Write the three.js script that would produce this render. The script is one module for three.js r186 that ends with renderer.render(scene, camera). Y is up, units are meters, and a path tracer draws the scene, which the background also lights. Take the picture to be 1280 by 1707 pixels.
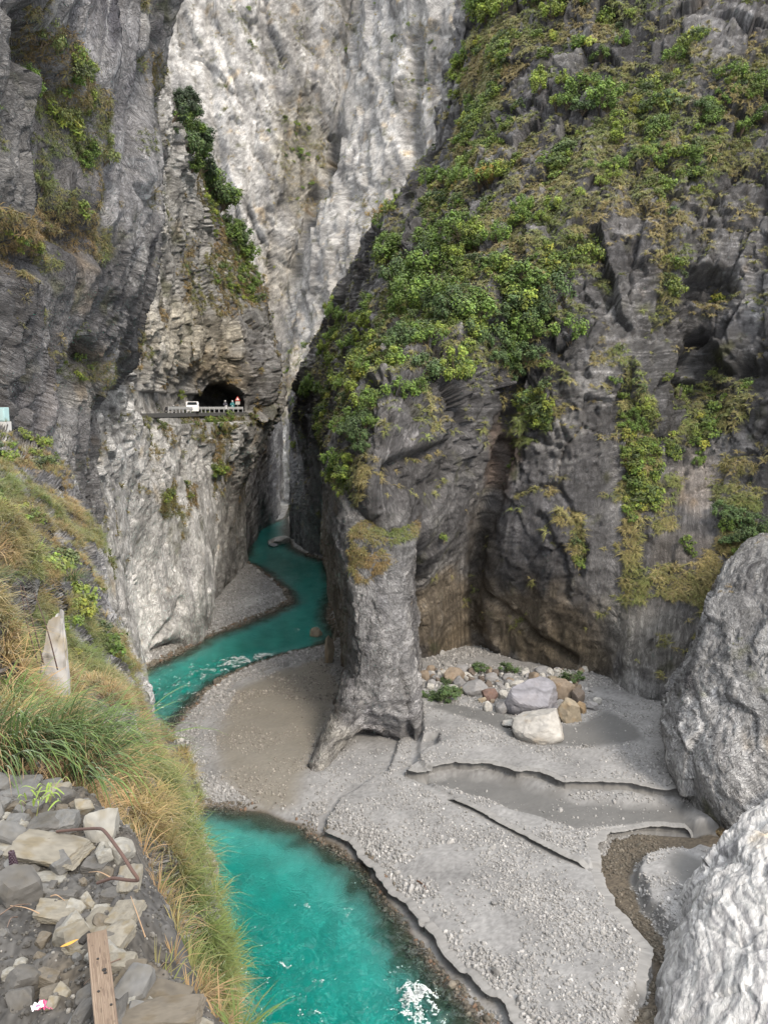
import * as THREE from 'three';
import { MarchingCubes } from 'three/addons/objects/MarchingCubes.js';
import { RoundedBoxGeometry } from 'three/addons/geometries/RoundedBoxGeometry.js';
import { mergeGeometries } from 'three/addons/utils/BufferGeometryUtils.js';

// ---------------------------------------------------------------- camera, sky, sun, exposure
const scene = new THREE.Scene();
const camera = new THREE.PerspectiveCamera(64.98, 767 / 1024, 0.1, 1200);
camera.position.set(0, 31, 0);
camera.rotation.set(-7.4 * Math.PI / 180, 0, 0);
const renderer = new THREE.WebGLRenderer({ antialias: true });
renderer.setSize(767, 1024);
renderer.toneMapping = THREE.LinearToneMapping;
renderer.toneMappingExposure = 2.65;
renderer.shadowMap.enabled = true;
{ // bright overcast sky, brighter towards the zenith
  const w = 128, h = 64, d = new Float32Array(w * h * 4);
  for (let j = 0; j < h; j++) {
    const el = Math.max(0, Math.sin(((j + .5) / h - .5) * Math.PI));
    const l = 1.15 * (0.45 + 0.55 * el);
    for (let i = 0; i < w; i++) { const k = (j * w + i) * 4; d[k] = l * .99; d[k + 1] = l; d[k + 2] = l * 1.03; d[k + 3] = 1; }
  }
  const t = new THREE.DataTexture(d, w, h, THREE.RGBAFormat, THREE.FloatType);
  t.mapping = THREE.EquirectangularReflectionMapping; t.magFilter = THREE.LinearFilter; t.needsUpdate = true;
  scene.background = t; scene.environment = t;
}
const sun = new THREE.DirectionalLight(0xfff0dc, 1.5);
sun.position.set(100, 150, 70); sun.target.position.set(0, 0, -90);
sun.castShadow = true; sun.shadow.radius = 30; sun.shadow.mapSize.set(2048, 2048);
Object.assign(sun.shadow.camera, { left: -160, right: 160, top: 220, bottom: -160, near: 1, far: 700 });
scene.add(sun, sun.target);

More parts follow.
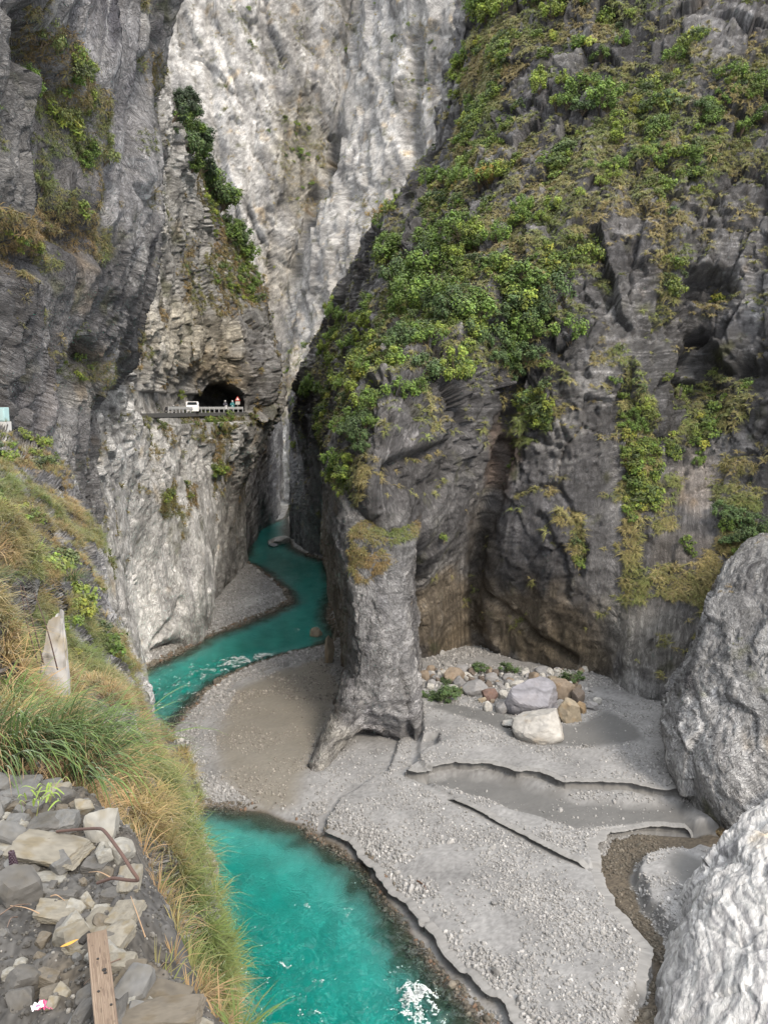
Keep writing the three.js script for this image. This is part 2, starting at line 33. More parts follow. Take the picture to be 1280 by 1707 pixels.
// ---------------------------------------------------------------- data: plan and height of every surface, in metres
const LOFTS = {"cliff_left_overhang":{"rows":12,"cols":7,"nu":[56,39,31,31,28,65],"nv":[70,70,54,39,45,59,61,57,45,41,5],"p":[-24.99,-6.0,-30.0,-26.67,-6.0,-42.0,-26.9,-6.0,-52.0,-27.82,-6.0,-60.0,-29.1,-6.0,-68.0,-30.5,-6.0,-76.0,-35.1,-6.0,-92.0,-23.31,12.0,-30.0,-25.34,12.0,-42.0,-25.8,12.0,-52.0,-26.81,12.0,-60.0,-28.16,12.0,-68.0,-29.62,12.0,-76.0,-34.26,12.0,-92.0,-23.09,22.0,-31.0,-23.64,22.0,-42.0,-23.48,22.0,-50.0,-24.3,22.0,-58.0,-25.85,22.0,-66.0,-27.9,22.0,-75.0,-33.1,22.0,-92.0,-22.53,28.0,-31.0,-22.36,28.0,-41.0,-22.66,28.0,-49.0,-23.45,28.0,-56.0,-24.87,28.0,-64.0,-27.09,28.0,-74.0,-32.48,28.0,-92.0,-21.44,32.0,-30.0,-21.24,32.0,-40.0,-21.28,32.0,-46.5,-22.52,32.0,-54.0,-24.48,32.0,-63.5,-26.79,32.0,-74.0,-32.09,32.0,-92.0,-19.63,36.0,-28.0,-19.1,36.0,-37.0,-19.5,36.0,-43.5,-20.27,36.0,-50.0,-21.38,36.0,-59.0,-23.2,36.0,-70.0,-30.08,36.0,-92.0,-17.73,41.0,-26.0,-18.23,41.0,-36.0,-18.83,41.0,-43.0,-19.08,41.0,-49.5,-19.29,41.0,-57.0,-19.67,41.0,-64.0,-26.83,41.0,-86.0,-16.45,47.0,-25.0,-17.82,47.0,-36.0,-18.55,47.0,-43.5,-18.6,47.0,-49.5,-18.36,47.0,-56.0,-18.14,47.0,-62.0,-25.96,47.0,-86.0,-15.9,53.0,-25.0,-17.41,53.0,-36.0,-18.11,53.0,-43.5,-17.93,53.0,-49.0,-17.56,53.0,-55.0,-17.3,53.0,-61.0,-25.1,53.0,-86.0,-15.24,60.0,-25.0,-16.94,60.0,-36.0,-17.86,60.0,-44.0,-17.6,60.0,-49.5,-16.87,60.0,-55.0,-15.87,60.0,-60.5,-23.73,60.0,-86.0,-14.31,70.0,-25.0,-16.25,70.0,-36.0,-17.14,70.0,-44.0,-16.94,70.0,-49.5,-16.08,70.0,-55.0,-14.64,70.0,-60.0,-22.16,70.0,-86.0,-13.63,85.0,-26.0,-15.76,85.0,-37.0,-16.73,85.0,-45.0,-16.22,85.0,-50.0,-15.41,85.0,-56.0,-13.33,85.0,-60.0,-20.46,85.0,-86.0]},"cliff_left_tunnel":{"rows":15,"cols":11,"nu":[20,21,19,26,18,17,29,30,22,48],"nv":[41,32,32,33,32,7,21,24,35,36,42,36,32,29],"p":[-24.45,-2.0,-66.0,-24.11,-2.0,-72.0,-24.65,-2.0,-79.0,-26.33,-2.0,-86.0,-29.09,-2.0,-94.0,-26.37,-2.0,-100.5,-24.3,-2.0,-107.0,-25.88,-2.0,-118.0,-27.63,-2.0,-150.0,-28.73,-2.0,-166.0,-34.8,-2.0,-190.0,-24.6,6.0,-66.0,-24.34,6.0,-72.0,-25.44,6.0,-79.0,-27.21,6.0,-86.0,-30.1,6.0,-95.0,-27.0,6.0,-101.0,-24.42,6.0,-106.0,-25.45,6.0,-117.0,-26.37,6.0,-141.0,-28.59,6.0,-164.0,-34.61,6.0,-190.0,-25.33,12.0,-66.0,-25.19,12.0,-72.0,-26.41,12.0,-79.0,-28.02,12.0,-86.0,-30.15,12.0,-95.0,-27.95,12.0,-101.0,-25.29,12.0,-106.0,-25.59,12.0,-118.0,-26.01,12.0,-137.0,-28.26,12.0,-160.0,-34.18,12.0,-190.0,-25.8,18.0,-66.0,-26.01,18.0,-72.0,-26.99,18.0,-79.0,-27.84,18.0,-85.0,-29.18,18.0,-94.0,-27.69,18.0,-100.0,-25.9,18.0,-106.0,-25.6,18.0,-118.0,-24.94,18.0,-131.0,-26.04,18.0,-150.0,-33.06,18.0,-186.0,-26.24,24.0,-66.0,-26.44,24.0,-72.0,-27.38,24.0,-79.0,-27.46,24.0,-84.0,-28.49,24.0,-93.0,-27.67,24.0,-98.0,-26.55,24.0,-104.0,-25.52,24.0,-116.0,-22.91,24.0,-127.0,-21.74,24.0,-139.0,-29.29,24.0,-175.0,-26.44,29.7,-66.0,-26.7,29.7,-72.0,-27.54,29.7,-79.0,-27.08,29.7,-83.0,-27.83,29.7,-92.0,-27.47,29.7,-97.0,-26.84,29.7,-102.0,-25.25,29.7,-115.5,-21.1,29.7,-126.0,-18.81,29.7,-138.0,-25.93,29.7,-175.0,-26.41,30.4,-66.0,-26.67,30.4,-72.0,-27.51,30.4,-79.0,-27.05,30.4,-83.0,-28.53,30.4,-93.5,-28.88,30.4,-100.0,-29.0,30.4,-107.0,-27.24,30.4,-121.0,-21.23,30.4,-128.0,-18.19,30.4,-138.0,-25.27,30.4,-175.0,-26.46,34.0,-66.0,-26.71,34.0,-72.0,-27.46,34.0,-79.0,-27.02,34.0,-83.0,-28.44,34.0,-93.0,-29.04,34.0,-100.0,-29.19,34.0,-107.0,-27.67,34.0,-121.0,-20.97,34.0,-128.0,-17.62,34.0,-138.0,-24.55,34.0,-175.0,-26.49,38.0,-66.0,-26.67,38.0,-72.0,-27.39,38.0,-79.0,-26.65,38.0,-82.0,-28.04,38.0,-92.0,-27.88,38.0,-97.0,-27.44,38.0,-102.5,-26.23,38.0,-116.0,-20.72,38.0,-127.0,-17.86,38.0,-138.0,-24.48,38.0,-175.0,-26.41,44.0,-66.0,-26.64,44.0,-72.0,-27.23,44.0,-79.0,-26.45,44.0,-82.0,-27.8,44.0,-92.0,-27.65,44.0,-97.0,-27.23,44.0,-102.5,-26.22,44.0,-116.0,-21.5,44.0,-128.0,-19.1,44.0,-139.0,-25.65,44.0,-175.0,-26.33,50.0,-66.0,-26.45,50.0,-72.0,-27.07,50.0,-79.0,-26.19,50.0,-82.0,-27.5,50.0,-92.0,-27.57,50.0,-98.0,-27.2,50.0,-104.0,-26.51,50.0,-118.0,-23.12,50.0,-130.0,-20.58,49.0,-140.0,-26.81,50.0,-175.0,-25.95,57.0,-66.0,-26.1,57.0,-72.0,-26.75,57.0,-79.0,-26.16,57.0,-83.0,-27.33,57.0,-93.0,-27.53,57.0,-100.0,-26.96,57.0,-106.0,-26.55,57.0,-121.0,-24.3,56.0,-132.0,-22.33,53.0,-140.0,-28.58,57.0,-175.0,-25.63,63.0,-66.0,-25.81,63.0,-72.0,-26.48,63.0,-79.0,-26.12,63.0,-84.0,-27.43,63.0,-95.0,-27.37,63.0,-102.0,-26.51,63.0,-108.0,-26.81,62.0,-124.0,-26.22,60.0,-134.0,-25.44,57.0,-142.0,-32.24,63.0,-175.0,-25.25,70.0,-66.0,-25.46,70.0,-72.0,-26.15,70.0,-79.0,-26.23,70.0,-86.0,-27.51,70.0,-98.0,-27.51,70.0,-105.0,-27.06,70.0,-112.0,-29.18,66.0,-127.0,-30.18,64.0,-138.0,-31.93,60.0,-150.0,-37.75,70.0,-178.0,-24.82,78.0,-66.0,-25.07,78.0,-72.0,-25.68,78.0,-79.0,-27.46,78.0,-92.0,-28.83,78.0,-106.0,-30.16,76.0,-116.0,-31.7,72.0,-126.0,-34.58,66.0,-140.0,-38.05,60.0,-155.0,-41.49,55.0,-168.0,-45.93,50.0,-185.0]},"cliff_left_far":{"rows":6,"cols":6,"nu":[19,27,18,15,25],"nv":[27,29,24,28,27],"p":[-31.0,-2.0,-160.0,-29.58,-2.0,-171.0,-31.42,-2.0,-196.0,-30.87,-2.0,-213.0,-29.99,-2.0,-226.0,-32.37,-2.0,-250.0,-30.76,8.0,-160.0,-29.27,8.0,-172.0,-30.63,8.0,-196.0,-30.23,8.0,-212.0,-29.53,8.0,-225.0,-32.2,8.0,-250.0,-32.4,18.0,-170.0,-30.45,18.0,-182.0,-30.3,18.0,-199.0,-29.73,18.0,-212.0,-29.49,18.0,-226.0,-32.48,18.0,-252.0,-34.07,27.0,-180.0,-30.31,27.0,-190.0,-28.93,27.0,-202.0,-29.07,27.0,-213.0,-29.6,27.0,-228.0,-32.71,27.0,-255.0,-36.63,38.0,-195.0,-29.76,38.0,-202.0,-28.63,38.0,-210.0,-29.37,38.0,-219.0,-29.93,38.0,-232.0,-33.11,38.0,-258.0,-38.22,50.0,-205.0,-31.01,50.0,-212.0,-29.78,50.0,-220.0,-29.84,50.0,-229.0,-30.84,50.0,-242.0,-33.23,50.0,-262.0]},"cliff_back":{"rows":10,"cols":12,"nu":[44,27,24,45,40,11,17,19,24,34,41],"nv":[43,39,39,52,54,57,50,29,5],"p":[-103.14,-2.0,-236.0,-81.35,-2.0,-240.0,-67.99,-2.0,-244.0,-56.23,-2.0,-249.0,-43.08,-2.0,-255.0,-32.76,-2.0,-264.0,-26.39,-2.0,-256.0,-16.54,-2.0,-244.0,-6.17,-2.0,-234.0,5.89,-2.0,-223.0,21.41,-2.0,-210.0,37.8,-2.0,-196.0,-102.43,20.0,-237.2,-80.8,20.0,-241.2,-67.53,20.0,-245.2,-55.87,20.0,-250.2,-43.09,20.0,-256.2,-33.15,20.0,-265.2,-26.8,20.0,-257.2,-16.97,20.0,-245.2,-6.65,20.0,-235.2,5.34,20.0,-224.2,20.77,20.0,-211.2,37.04,20.0,-197.2,-106.98,40.0,-250.4,-84.33,40.0,-254.4,-70.43,40.0,-258.4,-58.22,40.0,-263.4,-45.46,40.0,-269.4,-35.7,40.0,-278.4,-29.09,40.0,-270.4,-18.85,40.0,-258.4,-8.05,40.0,-248.4,4.55,40.0,-237.4,20.82,40.0,-224.4,38.09,40.0,-210.4,-112.33,62.0,-265.72,-88.48,62.0,-269.72,-73.85,62.0,-273.72,-60.99,62.0,-278.72,-47.15,62.0,-284.72,-36.45,62.0,-293.72,-29.6,62.0,-285.72,-18.96,62.0,-273.72,-7.69,62.0,-263.72,5.52,62.0,-252.72,22.68,62.0,-239.72,41.02,62.0,-225.72,-111.49,90.0,-267.4,-87.83,90.0,-271.4,-73.31,90.0,-275.4,-60.55,90.0,-280.4,-43.73,90.0,-286.4,-29.81,90.0,-295.4,-23.19,90.0,-287.4,-12.88,90.0,-275.4,-1.91,90.0,-265.4,10.96,90.0,-254.4,27.68,90.0,-241.4,45.53,90.0,-227.4,-110.65,118.0,-269.08,-87.18,118.0,-273.08,-72.78,118.0,-277.08,-60.12,118.0,-282.08,-38.82,118.0,-288.08,-20.09,118.0,-297.08,-13.77,118.0,-289.08,-3.93,118.0,-277.08,6.63,118.0,-267.08,19.02,118.0,-256.08,35.16,118.0,-243.08,52.38,118.0,-229.08,-109.75,148.0,-270.88,-86.48,148.0,-274.88,-72.2,148.0,-278.88,-59.65,148.0,-283.88,-35.78,148.0,-289.88,-14.28,148.0,-298.88,-8.16,148.0,-290.88,1.37,148.0,-278.88,11.64,148.0,-268.88,23.71,148.0,-257.88,39.44,148.0,-244.88,56.19,148.0,-230.88,-108.85,178.0,-272.68,-85.78,178.0,-276.68,-71.63,178.0,-280.68,-59.19,178.0,-285.68,-33.18,178.0,-291.68,-9.38,178.0,-300.68,-3.44,178.0,-292.68,5.81,178.0,-280.68,15.83,178.0,-270.68,27.6,178.0,-259.68,42.95,178.0,-246.68,59.27,178.0,-232.68,-107.89,210.0,-274.6,-85.04,210.0,-278.6,-71.02,210.0,-282.6,-58.69,210.0,-287.6,-31.41,210.0,-293.6,-6.2,210.0,-302.6,-0.4,210.0,-294.6,8.64,210.0,-282.6,18.45,210.0,-272.6,29.99,210.0,-261.6,45.03,210.0,-248.6,61.0,210.0,-234.6,-106.69,250.0,-277.0,-84.11,250.0,-281.0,-70.25,250.0,-285.0,-58.07,250.0,-290.0,-29.6,250.0,-296.0,-3.07,250.0,-305.0,2.58,250.0,-297.0,11.39,250.0,-285.0,20.98,250.0,-275.0,32.25,250.0,-264.0,46.94,250.0,-251.0,62.51,250.0,-237.0]},"cliff_right":{"rows":13,"cols":17,"nu":[60,29,27,48,56,31,23,22,17,14,27,31,27,28,51,39],"nv":[41,33,36,36,47,44,52,46,56,54,43,11],"p":[-23.69,-2.0,-212.0,-21.85,-2.0,-190.0,-16.12,-2.0,-170.0,-11.44,-2.0,-162.0,-8.04,-2.0,-135.0,-5.24,-2.0,-110.0,0.0,-2.0,-98.0,4.78,-2.0,-95.0,8.48,-2.0,-98.0,11.58,-2.0,-100.0,14.62,-2.0,-97.0,19.6,-2.0,-92.0,24.05,-2.0,-86.0,26.2,-2.0,-80.0,29.48,-2.0,-77.0,37.18,-2.0,-73.0,42.45,-2.0,-64.0,-23.58,6.0,-212.0,-21.77,6.0,-189.0,-16.19,6.0,-169.0,-11.3,6.0,-161.0,-8.13,6.0,-134.0,-5.43,6.0,-108.0,0.0,6.0,-97.0,3.92,6.0,-93.0,7.97,6.0,-96.5,11.01,6.0,-98.0,14.18,6.0,-95.0,18.98,6.0,-90.0,23.51,6.0,-85.0,25.91,6.0,-80.5,29.76,6.0,-78.0,37.64,6.0,-75.0,42.43,6.0,-65.0,-23.49,12.0,-212.0,-21.71,12.0,-188.0,-16.05,12.0,-167.0,-11.28,12.0,-158.0,-8.36,12.0,-132.0,-5.83,12.0,-107.0,-0.29,12.0,-95.0,3.06,12.0,-89.5,7.5,12.0,-94.0,10.89,12.0,-97.0,13.57,12.0,-93.0,18.41,12.0,-88.0,23.3,12.0,-85.0,26.91,12.0,-82.5,31.5,12.0,-81.0,38.71,12.0,-78.0,43.18,12.0,-67.0,-23.19,18.0,-210.0,-21.53,18.0,-186.0,-15.79,18.0,-165.0,-11.03,18.0,-152.0,-8.54,18.0,-128.0,-6.34,18.0,-98.0,-1.16,18.0,-77.0,3.14,18.0,-80.0,7.92,18.0,-89.0,11.54,18.0,-94.0,13.72,18.0,-91.0,18.15,18.0,-87.5,23.36,18.0,-86.0,27.75,18.0,-84.5,32.15,18.0,-83.5,39.29,18.0,-80.0,44.56,18.0,-70.0,-22.36,24.0,-206.0,-20.48,24.0,-180.0,-15.43,24.0,-162.0,-10.8,24.0,-145.0,-8.13,24.0,-116.0,-6.05,24.0,-86.0,-1.45,24.0,-74.5,2.9,24.0,-77.5,8.28,24.0,-86.5,12.79,24.0,-92.0,14.54,24.0,-90.5,18.53,24.0,-88.5,23.42,24.0,-87.0,28.63,24.0,-87.0,33.7,24.0,-87.5,39.88,24.0,-82.0,45.32,24.0,-72.0,-22.63,32.0,-200.0,-18.08,32.0,-171.0,-12.61,32.0,-155.0,-7.93,32.0,-134.0,-4.95,32.0,-108.0,-3.12,32.0,-88.0,0.47,32.0,-79.5,4.34,32.0,-81.5,8.95,32.0,-86.5,14.01,32.0,-92.5,15.52,32.0,-90.5,19.07,32.0,-89.0,24.06,32.0,-88.0,28.94,32.0,-88.0,34.58,32.0,-90.0,40.34,32.0,-84.0,45.92,32.0,-74.0,-18.65,40.0,-195.0,-14.46,40.0,-164.0,-9.52,40.0,-149.0,-4.88,40.0,-128.0,-1.63,40.0,-111.0,0.74,40.0,-101.0,3.65,40.0,-96.0,6.93,40.0,-93.0,10.22,40.0,-92.0,14.43,40.0,-94.0,16.22,40.0,-92.5,19.94,40.0,-91.0,24.65,40.0,-90.0,29.58,40.0,-90.0,35.1,40.0,-91.5,41.29,40.0,-87.0,46.52,40.0,-76.0,-11.75,50.0,-185.0,-8.46,50.0,-151.0,-4.04,50.0,-139.0,-0.46,50.0,-126.0,2.52,50.0,-116.0,4.93,50.0,-110.0,7.59,50.0,-105.0,10.21,50.0,-101.0,12.86,50.0,-99.0,15.55,50.0,-98.0,17.75,50.0,-96.5,21.23,50.0,-95.0,25.74,50.0,-94.0,30.48,50.0,-93.0,35.51,50.0,-93.0,42.59,50.0,-91.0,48.2,50.0,-80.0,-5.22,60.0,-180.0,-2.93,60.0,-145.0,0.97,60.0,-135.0,4.56,60.0,-127.0,7.11,60.0,-121.0,9.3,60.0,-116.0,11.37,60.0,-112.0,13.58,60.0,-108.0,15.89,60.0,-106.0,18.25,60.0,-104.0,20.46,60.0,-102.5,23.6,60.0,-101.0,27.92,60.0,-100.0,32.08,60.0,-98.0,37.26,60.0,-97.0,44.56,60.0,-95.0,50.5,60.0,-85.0,8.16,72.0,-175.0,7.42,72.0,-139.0,9.37,72.0,-132.0,11.26,72.0,-127.0,12.78,72.0,-122.0,14.47,72.0,-119.0,16.05,72.0,-116.0,17.85,72.0,-114.0,19.74,72.0,-112.0,21.9,72.0,-111.0,23.78,72.0,-109.0,26.75,72.0,-108.0,30.85,72.0,-107.0,34.82,72.0,-105.0,39.76,72.0,-103.0,47.09,72.0,-101.0,53.26,72.0,-91.0,13.05,85.0,-175.0,10.86,85.0,-138.0,12.49,85.0,-132.0,13.88,85.0,-128.0,15.28,85.0,-125.0,16.85,85.0,-122.0,18.56,85.0,-120.0,20.46,85.0,-118.5,22.49,85.0,-117.5,24.47,85.0,-116.5,26.65,85.0,-115.5,29.3,85.0,-114.0,33.34,85.0,-113.0,37.09,85.0,-111.0,42.12,85.0,-109.0,49.58,85.0,-107.0,55.94,85.0,-97.0,16.24,102.0,-178.0,13.46,102.0,-141.0,15.01,102.0,-136.0,16.36,102.0,-132.0,18.06,102.0,-130.0,19.78,102.0,-128.0,21.61,102.0,-126.0,23.56,102.0,-125.0,25.48,102.0,-124.0,27.45,102.0,-123.0,29.63,102.0,-122.0,32.43,102.0,-121.0,36.07,102.0,-120.0,39.85,102.0,-118.0,44.88,102.0,-116.0,52.34,102.0,-114.0,58.92,102.0,-104.0,20.38,130.0,-185.0,17.09,130.0,-152.0,18.86,130.0,-147.0,20.38,130.0,-144.0,22.17,130.0,-142.0,23.99,130.0,-140.0,26.14,130.0,-139.0,28.25,130.0,-138.0,30.32,130.0,-137.0,32.35,130.0,-136.0,34.8,130.0,-135.0,37.65,130.0,-134.0,41.34,130.0,-133.0,45.03,130.0,-131.0,50.28,130.0,-129.0,57.36,130.0,-126.0,62.87,130.0,-114.0]},"cliff_right_pillar":{"rows":9,"cols":10,"nu":[41,31,26,8,16,16,18,21,41],"nv":[21,13,19,25,31,22,16,32],"p":[-3.78,-1.5,-98.0,-4.01,-1.5,-86.0,-4.87,-1.5,-76.0,-6.92,-1.5,-65.0,-5.6,-1.5,-63.3,-2.95,-1.5,-68.2,0.0,-1.5,-70.0,3.48,-1.5,-69.3,4.04,-1.5,-76.0,4.27,-1.5,-92.0,-4.07,1.2,-98.0,-3.99,1.2,-86.0,-4.49,1.2,-76.0,-6.2,1.2,-66.0,-5.2,1.2,-64.3,-2.62,1.2,-69.8,0.11,1.2,-70.3,3.24,1.2,-69.2,3.72,1.2,-76.0,4.12,1.2,-92.0,-4.36,3.2,-98.0,-4.11,3.2,-86.0,-4.18,3.2,-76.0,-4.63,3.2,-68.3,-3.84,3.2,-66.5,-1.94,3.2,-69.2,0.32,3.2,-69.3,3.02,3.2,-69.2,3.48,3.2,-76.0,3.96,3.2,-92.0,-5.1,6.0,-98.0,-4.43,6.0,-86.0,-3.95,6.0,-76.5,-3.47,6.0,-70.0,-2.69,6.0,-68.0,-1.32,6.0,-68.2,0.53,6.0,-68.2,2.69,6.0,-69.5,3.11,6.0,-76.0,3.81,6.0,-92.0,-6.39,9.5,-100.0,-5.26,9.5,-86.0,-4.13,9.5,-77.0,-3.19,9.5,-71.5,-2.45,9.5,-69.3,-1.32,9.5,-68.8,0.53,9.5,-68.8,2.28,9.5,-70.5,2.78,9.5,-77.0,3.65,9.5,-92.0,-7.78,14.0,-104.0,-6.41,14.0,-88.0,-4.63,14.0,-78.0,-3.48,14.0,-72.5,-2.79,14.0,-70.3,-1.49,14.0,-69.8,0.27,14.0,-69.8,1.96,14.0,-71.5,2.55,14.0,-78.0,3.63,14.0,-92.0,-7.99,17.0,-104.0,-6.58,17.0,-88.0,-5.02,17.0,-79.0,-3.9,17.0,-73.5,-3.15,17.0,-71.5,-1.72,17.0,-71.0,0.27,17.0,-71.0,2.33,17.0,-73.0,3.03,17.0,-80.0,4.17,17.0,-92.0,-7.89,19.2,-104.0,-6.63,19.2,-89.0,-5.25,19.2,-80.0,-3.98,19.2,-74.3,-3.07,19.2,-72.6,-1.69,19.2,-72.2,0.55,19.2,-73.3,2.97,19.2,-75.6,3.83,19.2,-82.0,5.04,19.2,-93.0,-7.82,25.0,-106.0,-6.8,25.0,-94.0,-5.59,24.5,-86.0,-4.13,24.0,-80.0,-2.81,23.0,-78.0,-1.16,22.0,-77.5,1.19,21.0,-79.0,3.83,20.5,-82.0,5.03,20.0,-88.0,6.2,20.2,-96.0]},"cliff_right_buttress":{"rows":8,"cols":7,"nu":[70,23,21,23,29,18],"nv":[31,26,38,41,31,33,33],"p":[31.81,-2.0,-80.0,24.5,-2.0,-63.0,23.49,-2.0,-57.0,24.62,-2.0,-54.6,26.37,-2.0,-53.0,29.16,-2.0,-52.0,32.54,-2.0,-50.0,31.31,2.0,-80.0,23.42,2.0,-63.0,22.42,2.0,-57.3,23.59,2.0,-54.2,25.65,2.0,-52.6,28.63,2.0,-51.5,32.23,2.0,-50.0,31.91,5.0,-82.0,22.96,5.0,-63.5,22.17,5.0,-58.0,23.34,5.0,-54.6,25.44,5.0,-52.8,28.43,5.0,-51.5,32.0,5.0,-50.0,33.22,9.0,-82.0,24.54,9.0,-64.0,24.0,9.0,-58.8,25.09,9.0,-56.0,26.76,9.0,-54.0,29.46,9.0,-52.5,32.54,9.0,-50.5,35.53,13.0,-84.0,26.8,13.0,-66.0,26.37,13.0,-61.3,27.42,13.0,-59.0,28.81,13.0,-57.0,30.93,13.0,-55.0,33.54,13.0,-52.0,38.56,15.5,-86.0,29.74,15.5,-70.0,29.5,15.5,-66.0,30.68,15.5,-64.0,32.12,15.5,-62.0,34.05,15.5,-60.0,36.15,15.5,-56.0,44.37,18.0,-92.0,35.86,18.0,-78.0,35.41,18.0,-74.5,35.77,18.0,-72.0,36.82,18.0,-70.0,38.33,18.0,-67.0,39.78,18.0,-62.0,50.51,19.5,-96.0,44.53,19.5,-87.0,43.15,19.5,-83.0,42.58,19.5,-80.0,42.41,19.5,-77.0,43.0,19.5,-73.0,43.71,19.5,-68.0]},"rock_right_foreground":{"rows":7,"cols":6,"nu":[54,28,30,34,28],"nv":[18,22,23,31,39,41],"p":[17.5,-1.8,-45.0,13.37,-1.8,-37.0,12.57,-1.8,-33.0,12.87,-1.8,-29.5,14.34,-1.8,-27.0,17.47,-1.8,-26.0,17.48,0.2,-45.0,13.88,0.2,-37.5,13.04,0.2,-33.5,13.21,0.2,-30.0,14.55,0.2,-27.5,17.32,0.2,-26.0,18.43,1.6,-46.0,14.91,1.6,-38.5,14.19,1.6,-35.0,14.2,1.6,-31.2,15.26,1.6,-28.5,17.5,1.6,-26.5,19.72,2.9,-47.0,16.22,2.9,-39.5,15.67,2.9,-36.6,15.57,2.9,-33.0,16.48,2.9,-30.4,18.39,2.9,-28.0,21.49,4.1,-48.0,18.04,4.1,-41.0,17.52,4.1,-38.4,17.47,4.1,-35.2,18.16,4.1,-32.8,19.58,4.1,-30.0,24.64,5.1,-50.0,20.86,5.1,-43.0,20.39,5.1,-40.8,20.2,5.1,-38.0,20.53,5.1,-35.6,21.53,5.1,-33.0,29.14,6.0,-53.0,25.43,6.0,-47.0,24.59,6.0,-44.5,24.11,6.0,-42.0,24.04,6.0,-39.5,24.41,6.0,-36.5]},"cliff_near_slope":{"rows":13,"cols":9,"nu":[38,34,29,24,25,67,66,65],"nv":[14,29,23,22,24,21,25,27,26,34,30,28],"p":[-2.33,26.26,-5.0,-2.09,25.69,-5.6,-1.92,24.93,-6.4,-1.98,23.79,-7.6,-2.0,22.28,-9.2,-1.85,20.68,-9.5,-2.8,15.28,-9.0,-4.0,6.28,-9.2,-4.5,-9.72,-9.2,-2.16,27.02,-4.8,-2.01,26.44,-5.5,-1.95,25.52,-6.6,-2.09,24.36,-8.0,-2.23,22.87,-9.8,-2.08,21.27,-10.1,-3.03,15.87,-9.6,-4.23,6.87,-9.8,-4.73,-9.13,-9.8,-2.13,27.61,-4.8,-2.11,26.91,-5.8,-2.15,25.85,-7.3,-2.41,24.65,-9.0,-2.59,23.52,-10.6,-2.44,21.92,-10.9,-3.39,16.52,-10.4,-4.59,7.52,-10.6,-5.09,-8.48,-10.6,-2.19,28.01,-4.9,-2.28,27.22,-6.2,-2.44,26.12,-8.0,-2.77,25.02,-9.8,-3.01,23.98,-11.5,-2.86,22.38,-11.8,-3.81,16.98,-11.3,-5.01,7.98,-11.5,-5.51,-8.02,-11.5,-2.37,28.37,-5.0,-2.57,27.58,-6.5,-2.86,26.53,-8.5,-3.22,25.43,-10.6,-3.46,24.43,-12.5,-3.31,22.83,-12.8,-4.26,17.43,-12.3,-5.46,8.43,-12.5,-5.96,-7.57,-12.5,-2.63,28.87,-4.8,-3.0,28.08,-6.6,-3.53,26.93,-9.2,-3.99,25.78,-11.8,-4.31,24.71,-14.2,-4.16,23.11,-14.5,-5.11,17.71,-14.0,-6.31,8.71,-14.2,-6.81,-7.29,-14.2,-2.9,29.12,-5.2,-3.53,28.25,-7.6,-4.27,27.17,-10.6,-4.85,26.08,-13.6,-5.26,25.07,-16.4,-5.11,23.47,-16.7,-6.06,18.07,-16.2,-7.26,9.07,-16.4,-7.76,-6.93,-16.4,-3.47,29.25,-6.2,-4.38,28.41,-9.2,-5.15,27.56,-12.2,-5.87,26.69,-15.3,-6.49,25.81,-18.4,-6.34,24.21,-18.7,-7.29,18.81,-18.2,-8.49,9.81,-18.4,-8.99,-6.19,-18.4,-4.61,29.33,-8.2,-5.45,28.72,-11.2,-6.24,28.07,-14.4,-7.03,27.37,-17.8,-7.69,26.72,-21.0,-7.54,25.12,-21.3,-8.49,19.72,-20.8,-9.69,10.72,-21.0,-10.19,-5.28,-21.0,-6.33,29.4,-11.2,-7.06,28.98,-14.2,-7.65,28.55,-17.2,-8.34,28.08,-20.5,-9.01,27.58,-24.0,-8.86,25.98,-24.3,-9.81,20.58,-23.8,-11.01,11.58,-24.0,-11.51,-4.42,-24.0,-8.64,29.75,-15.2,-9.26,29.51,-18.2,-9.92,29.25,-21.4,-10.66,28.95,-25.0,-11.6,28.62,-29.0,-11.45,27.02,-29.3,-12.4,21.62,-28.8,-13.6,12.62,-29.0,-14.1,-3.38,-29.0,-12.03,30.1,-20.2,-12.28,29.99,-22.6,-13.16,29.84,-26.0,-14.18,29.66,-30.0,-15.18,29.48,-34.0,-15.03,27.88,-34.3,-15.98,22.48,-33.8,-17.18,13.48,-34.0,-17.68,-2.52,-34.0,-17.37,30.38,-26.0,-17.62,30.31,-28.6,-18.06,30.24,-31.6,-18.71,30.15,-35.5,-19.6,30.04,-40.0,-19.45,28.44,-40.3,-20.4,23.04,-39.8,-21.6,14.04,-40.0,-22.1,-1.96,-40.0]}};
const RIVER = [[8.86,-29.22],[6.7,-33.67],[4.87,-37.08],[3.83,-39.14],[2.55,-41.86],[1.49,-43.95],[0.38,-46.96],[-1.3,-50.79],[-3.41,-53.64],[-6.28,-56.62],[-9.23,-58.32],[-12.18,-59.25],[-15.29,-59.73],[-16.98,-61.92],[-19.27,-67.5],[-20.6,-71.6],[-20.42,-77.12],[-20.04,-83.88],[-18.6,-89.73],[-15.43,-95.24],[-12.18,-98.87],[-7.88,-102.5],[-6.16,-106.98],[-8.5,-118],[-8.6,-140],[-11.5,-161],[-15.85,-167.31],[-20.43,-177.63],[-22.11,-187.51],[-24.63,-206.61],[-27.4,-227.38],[-24,-262],[-30,-262],[-28.12,-224.88],[-32.14,-213.11],[-34.54,-202.49],[-29.4,-168.71],[-29.73,-160.63],[-29.23,-161.93],[-24.63,-154.45],[-20.25,-143.91],[-16.52,-133.77],[-14.98,-126.53],[-17.39,-119.65],[-20.75,-112.81],[-23.99,-106.98],[-26.02,-99.37],[-28.64,-92.74],[-33,-90],[-33,-20],[-10,-18]];
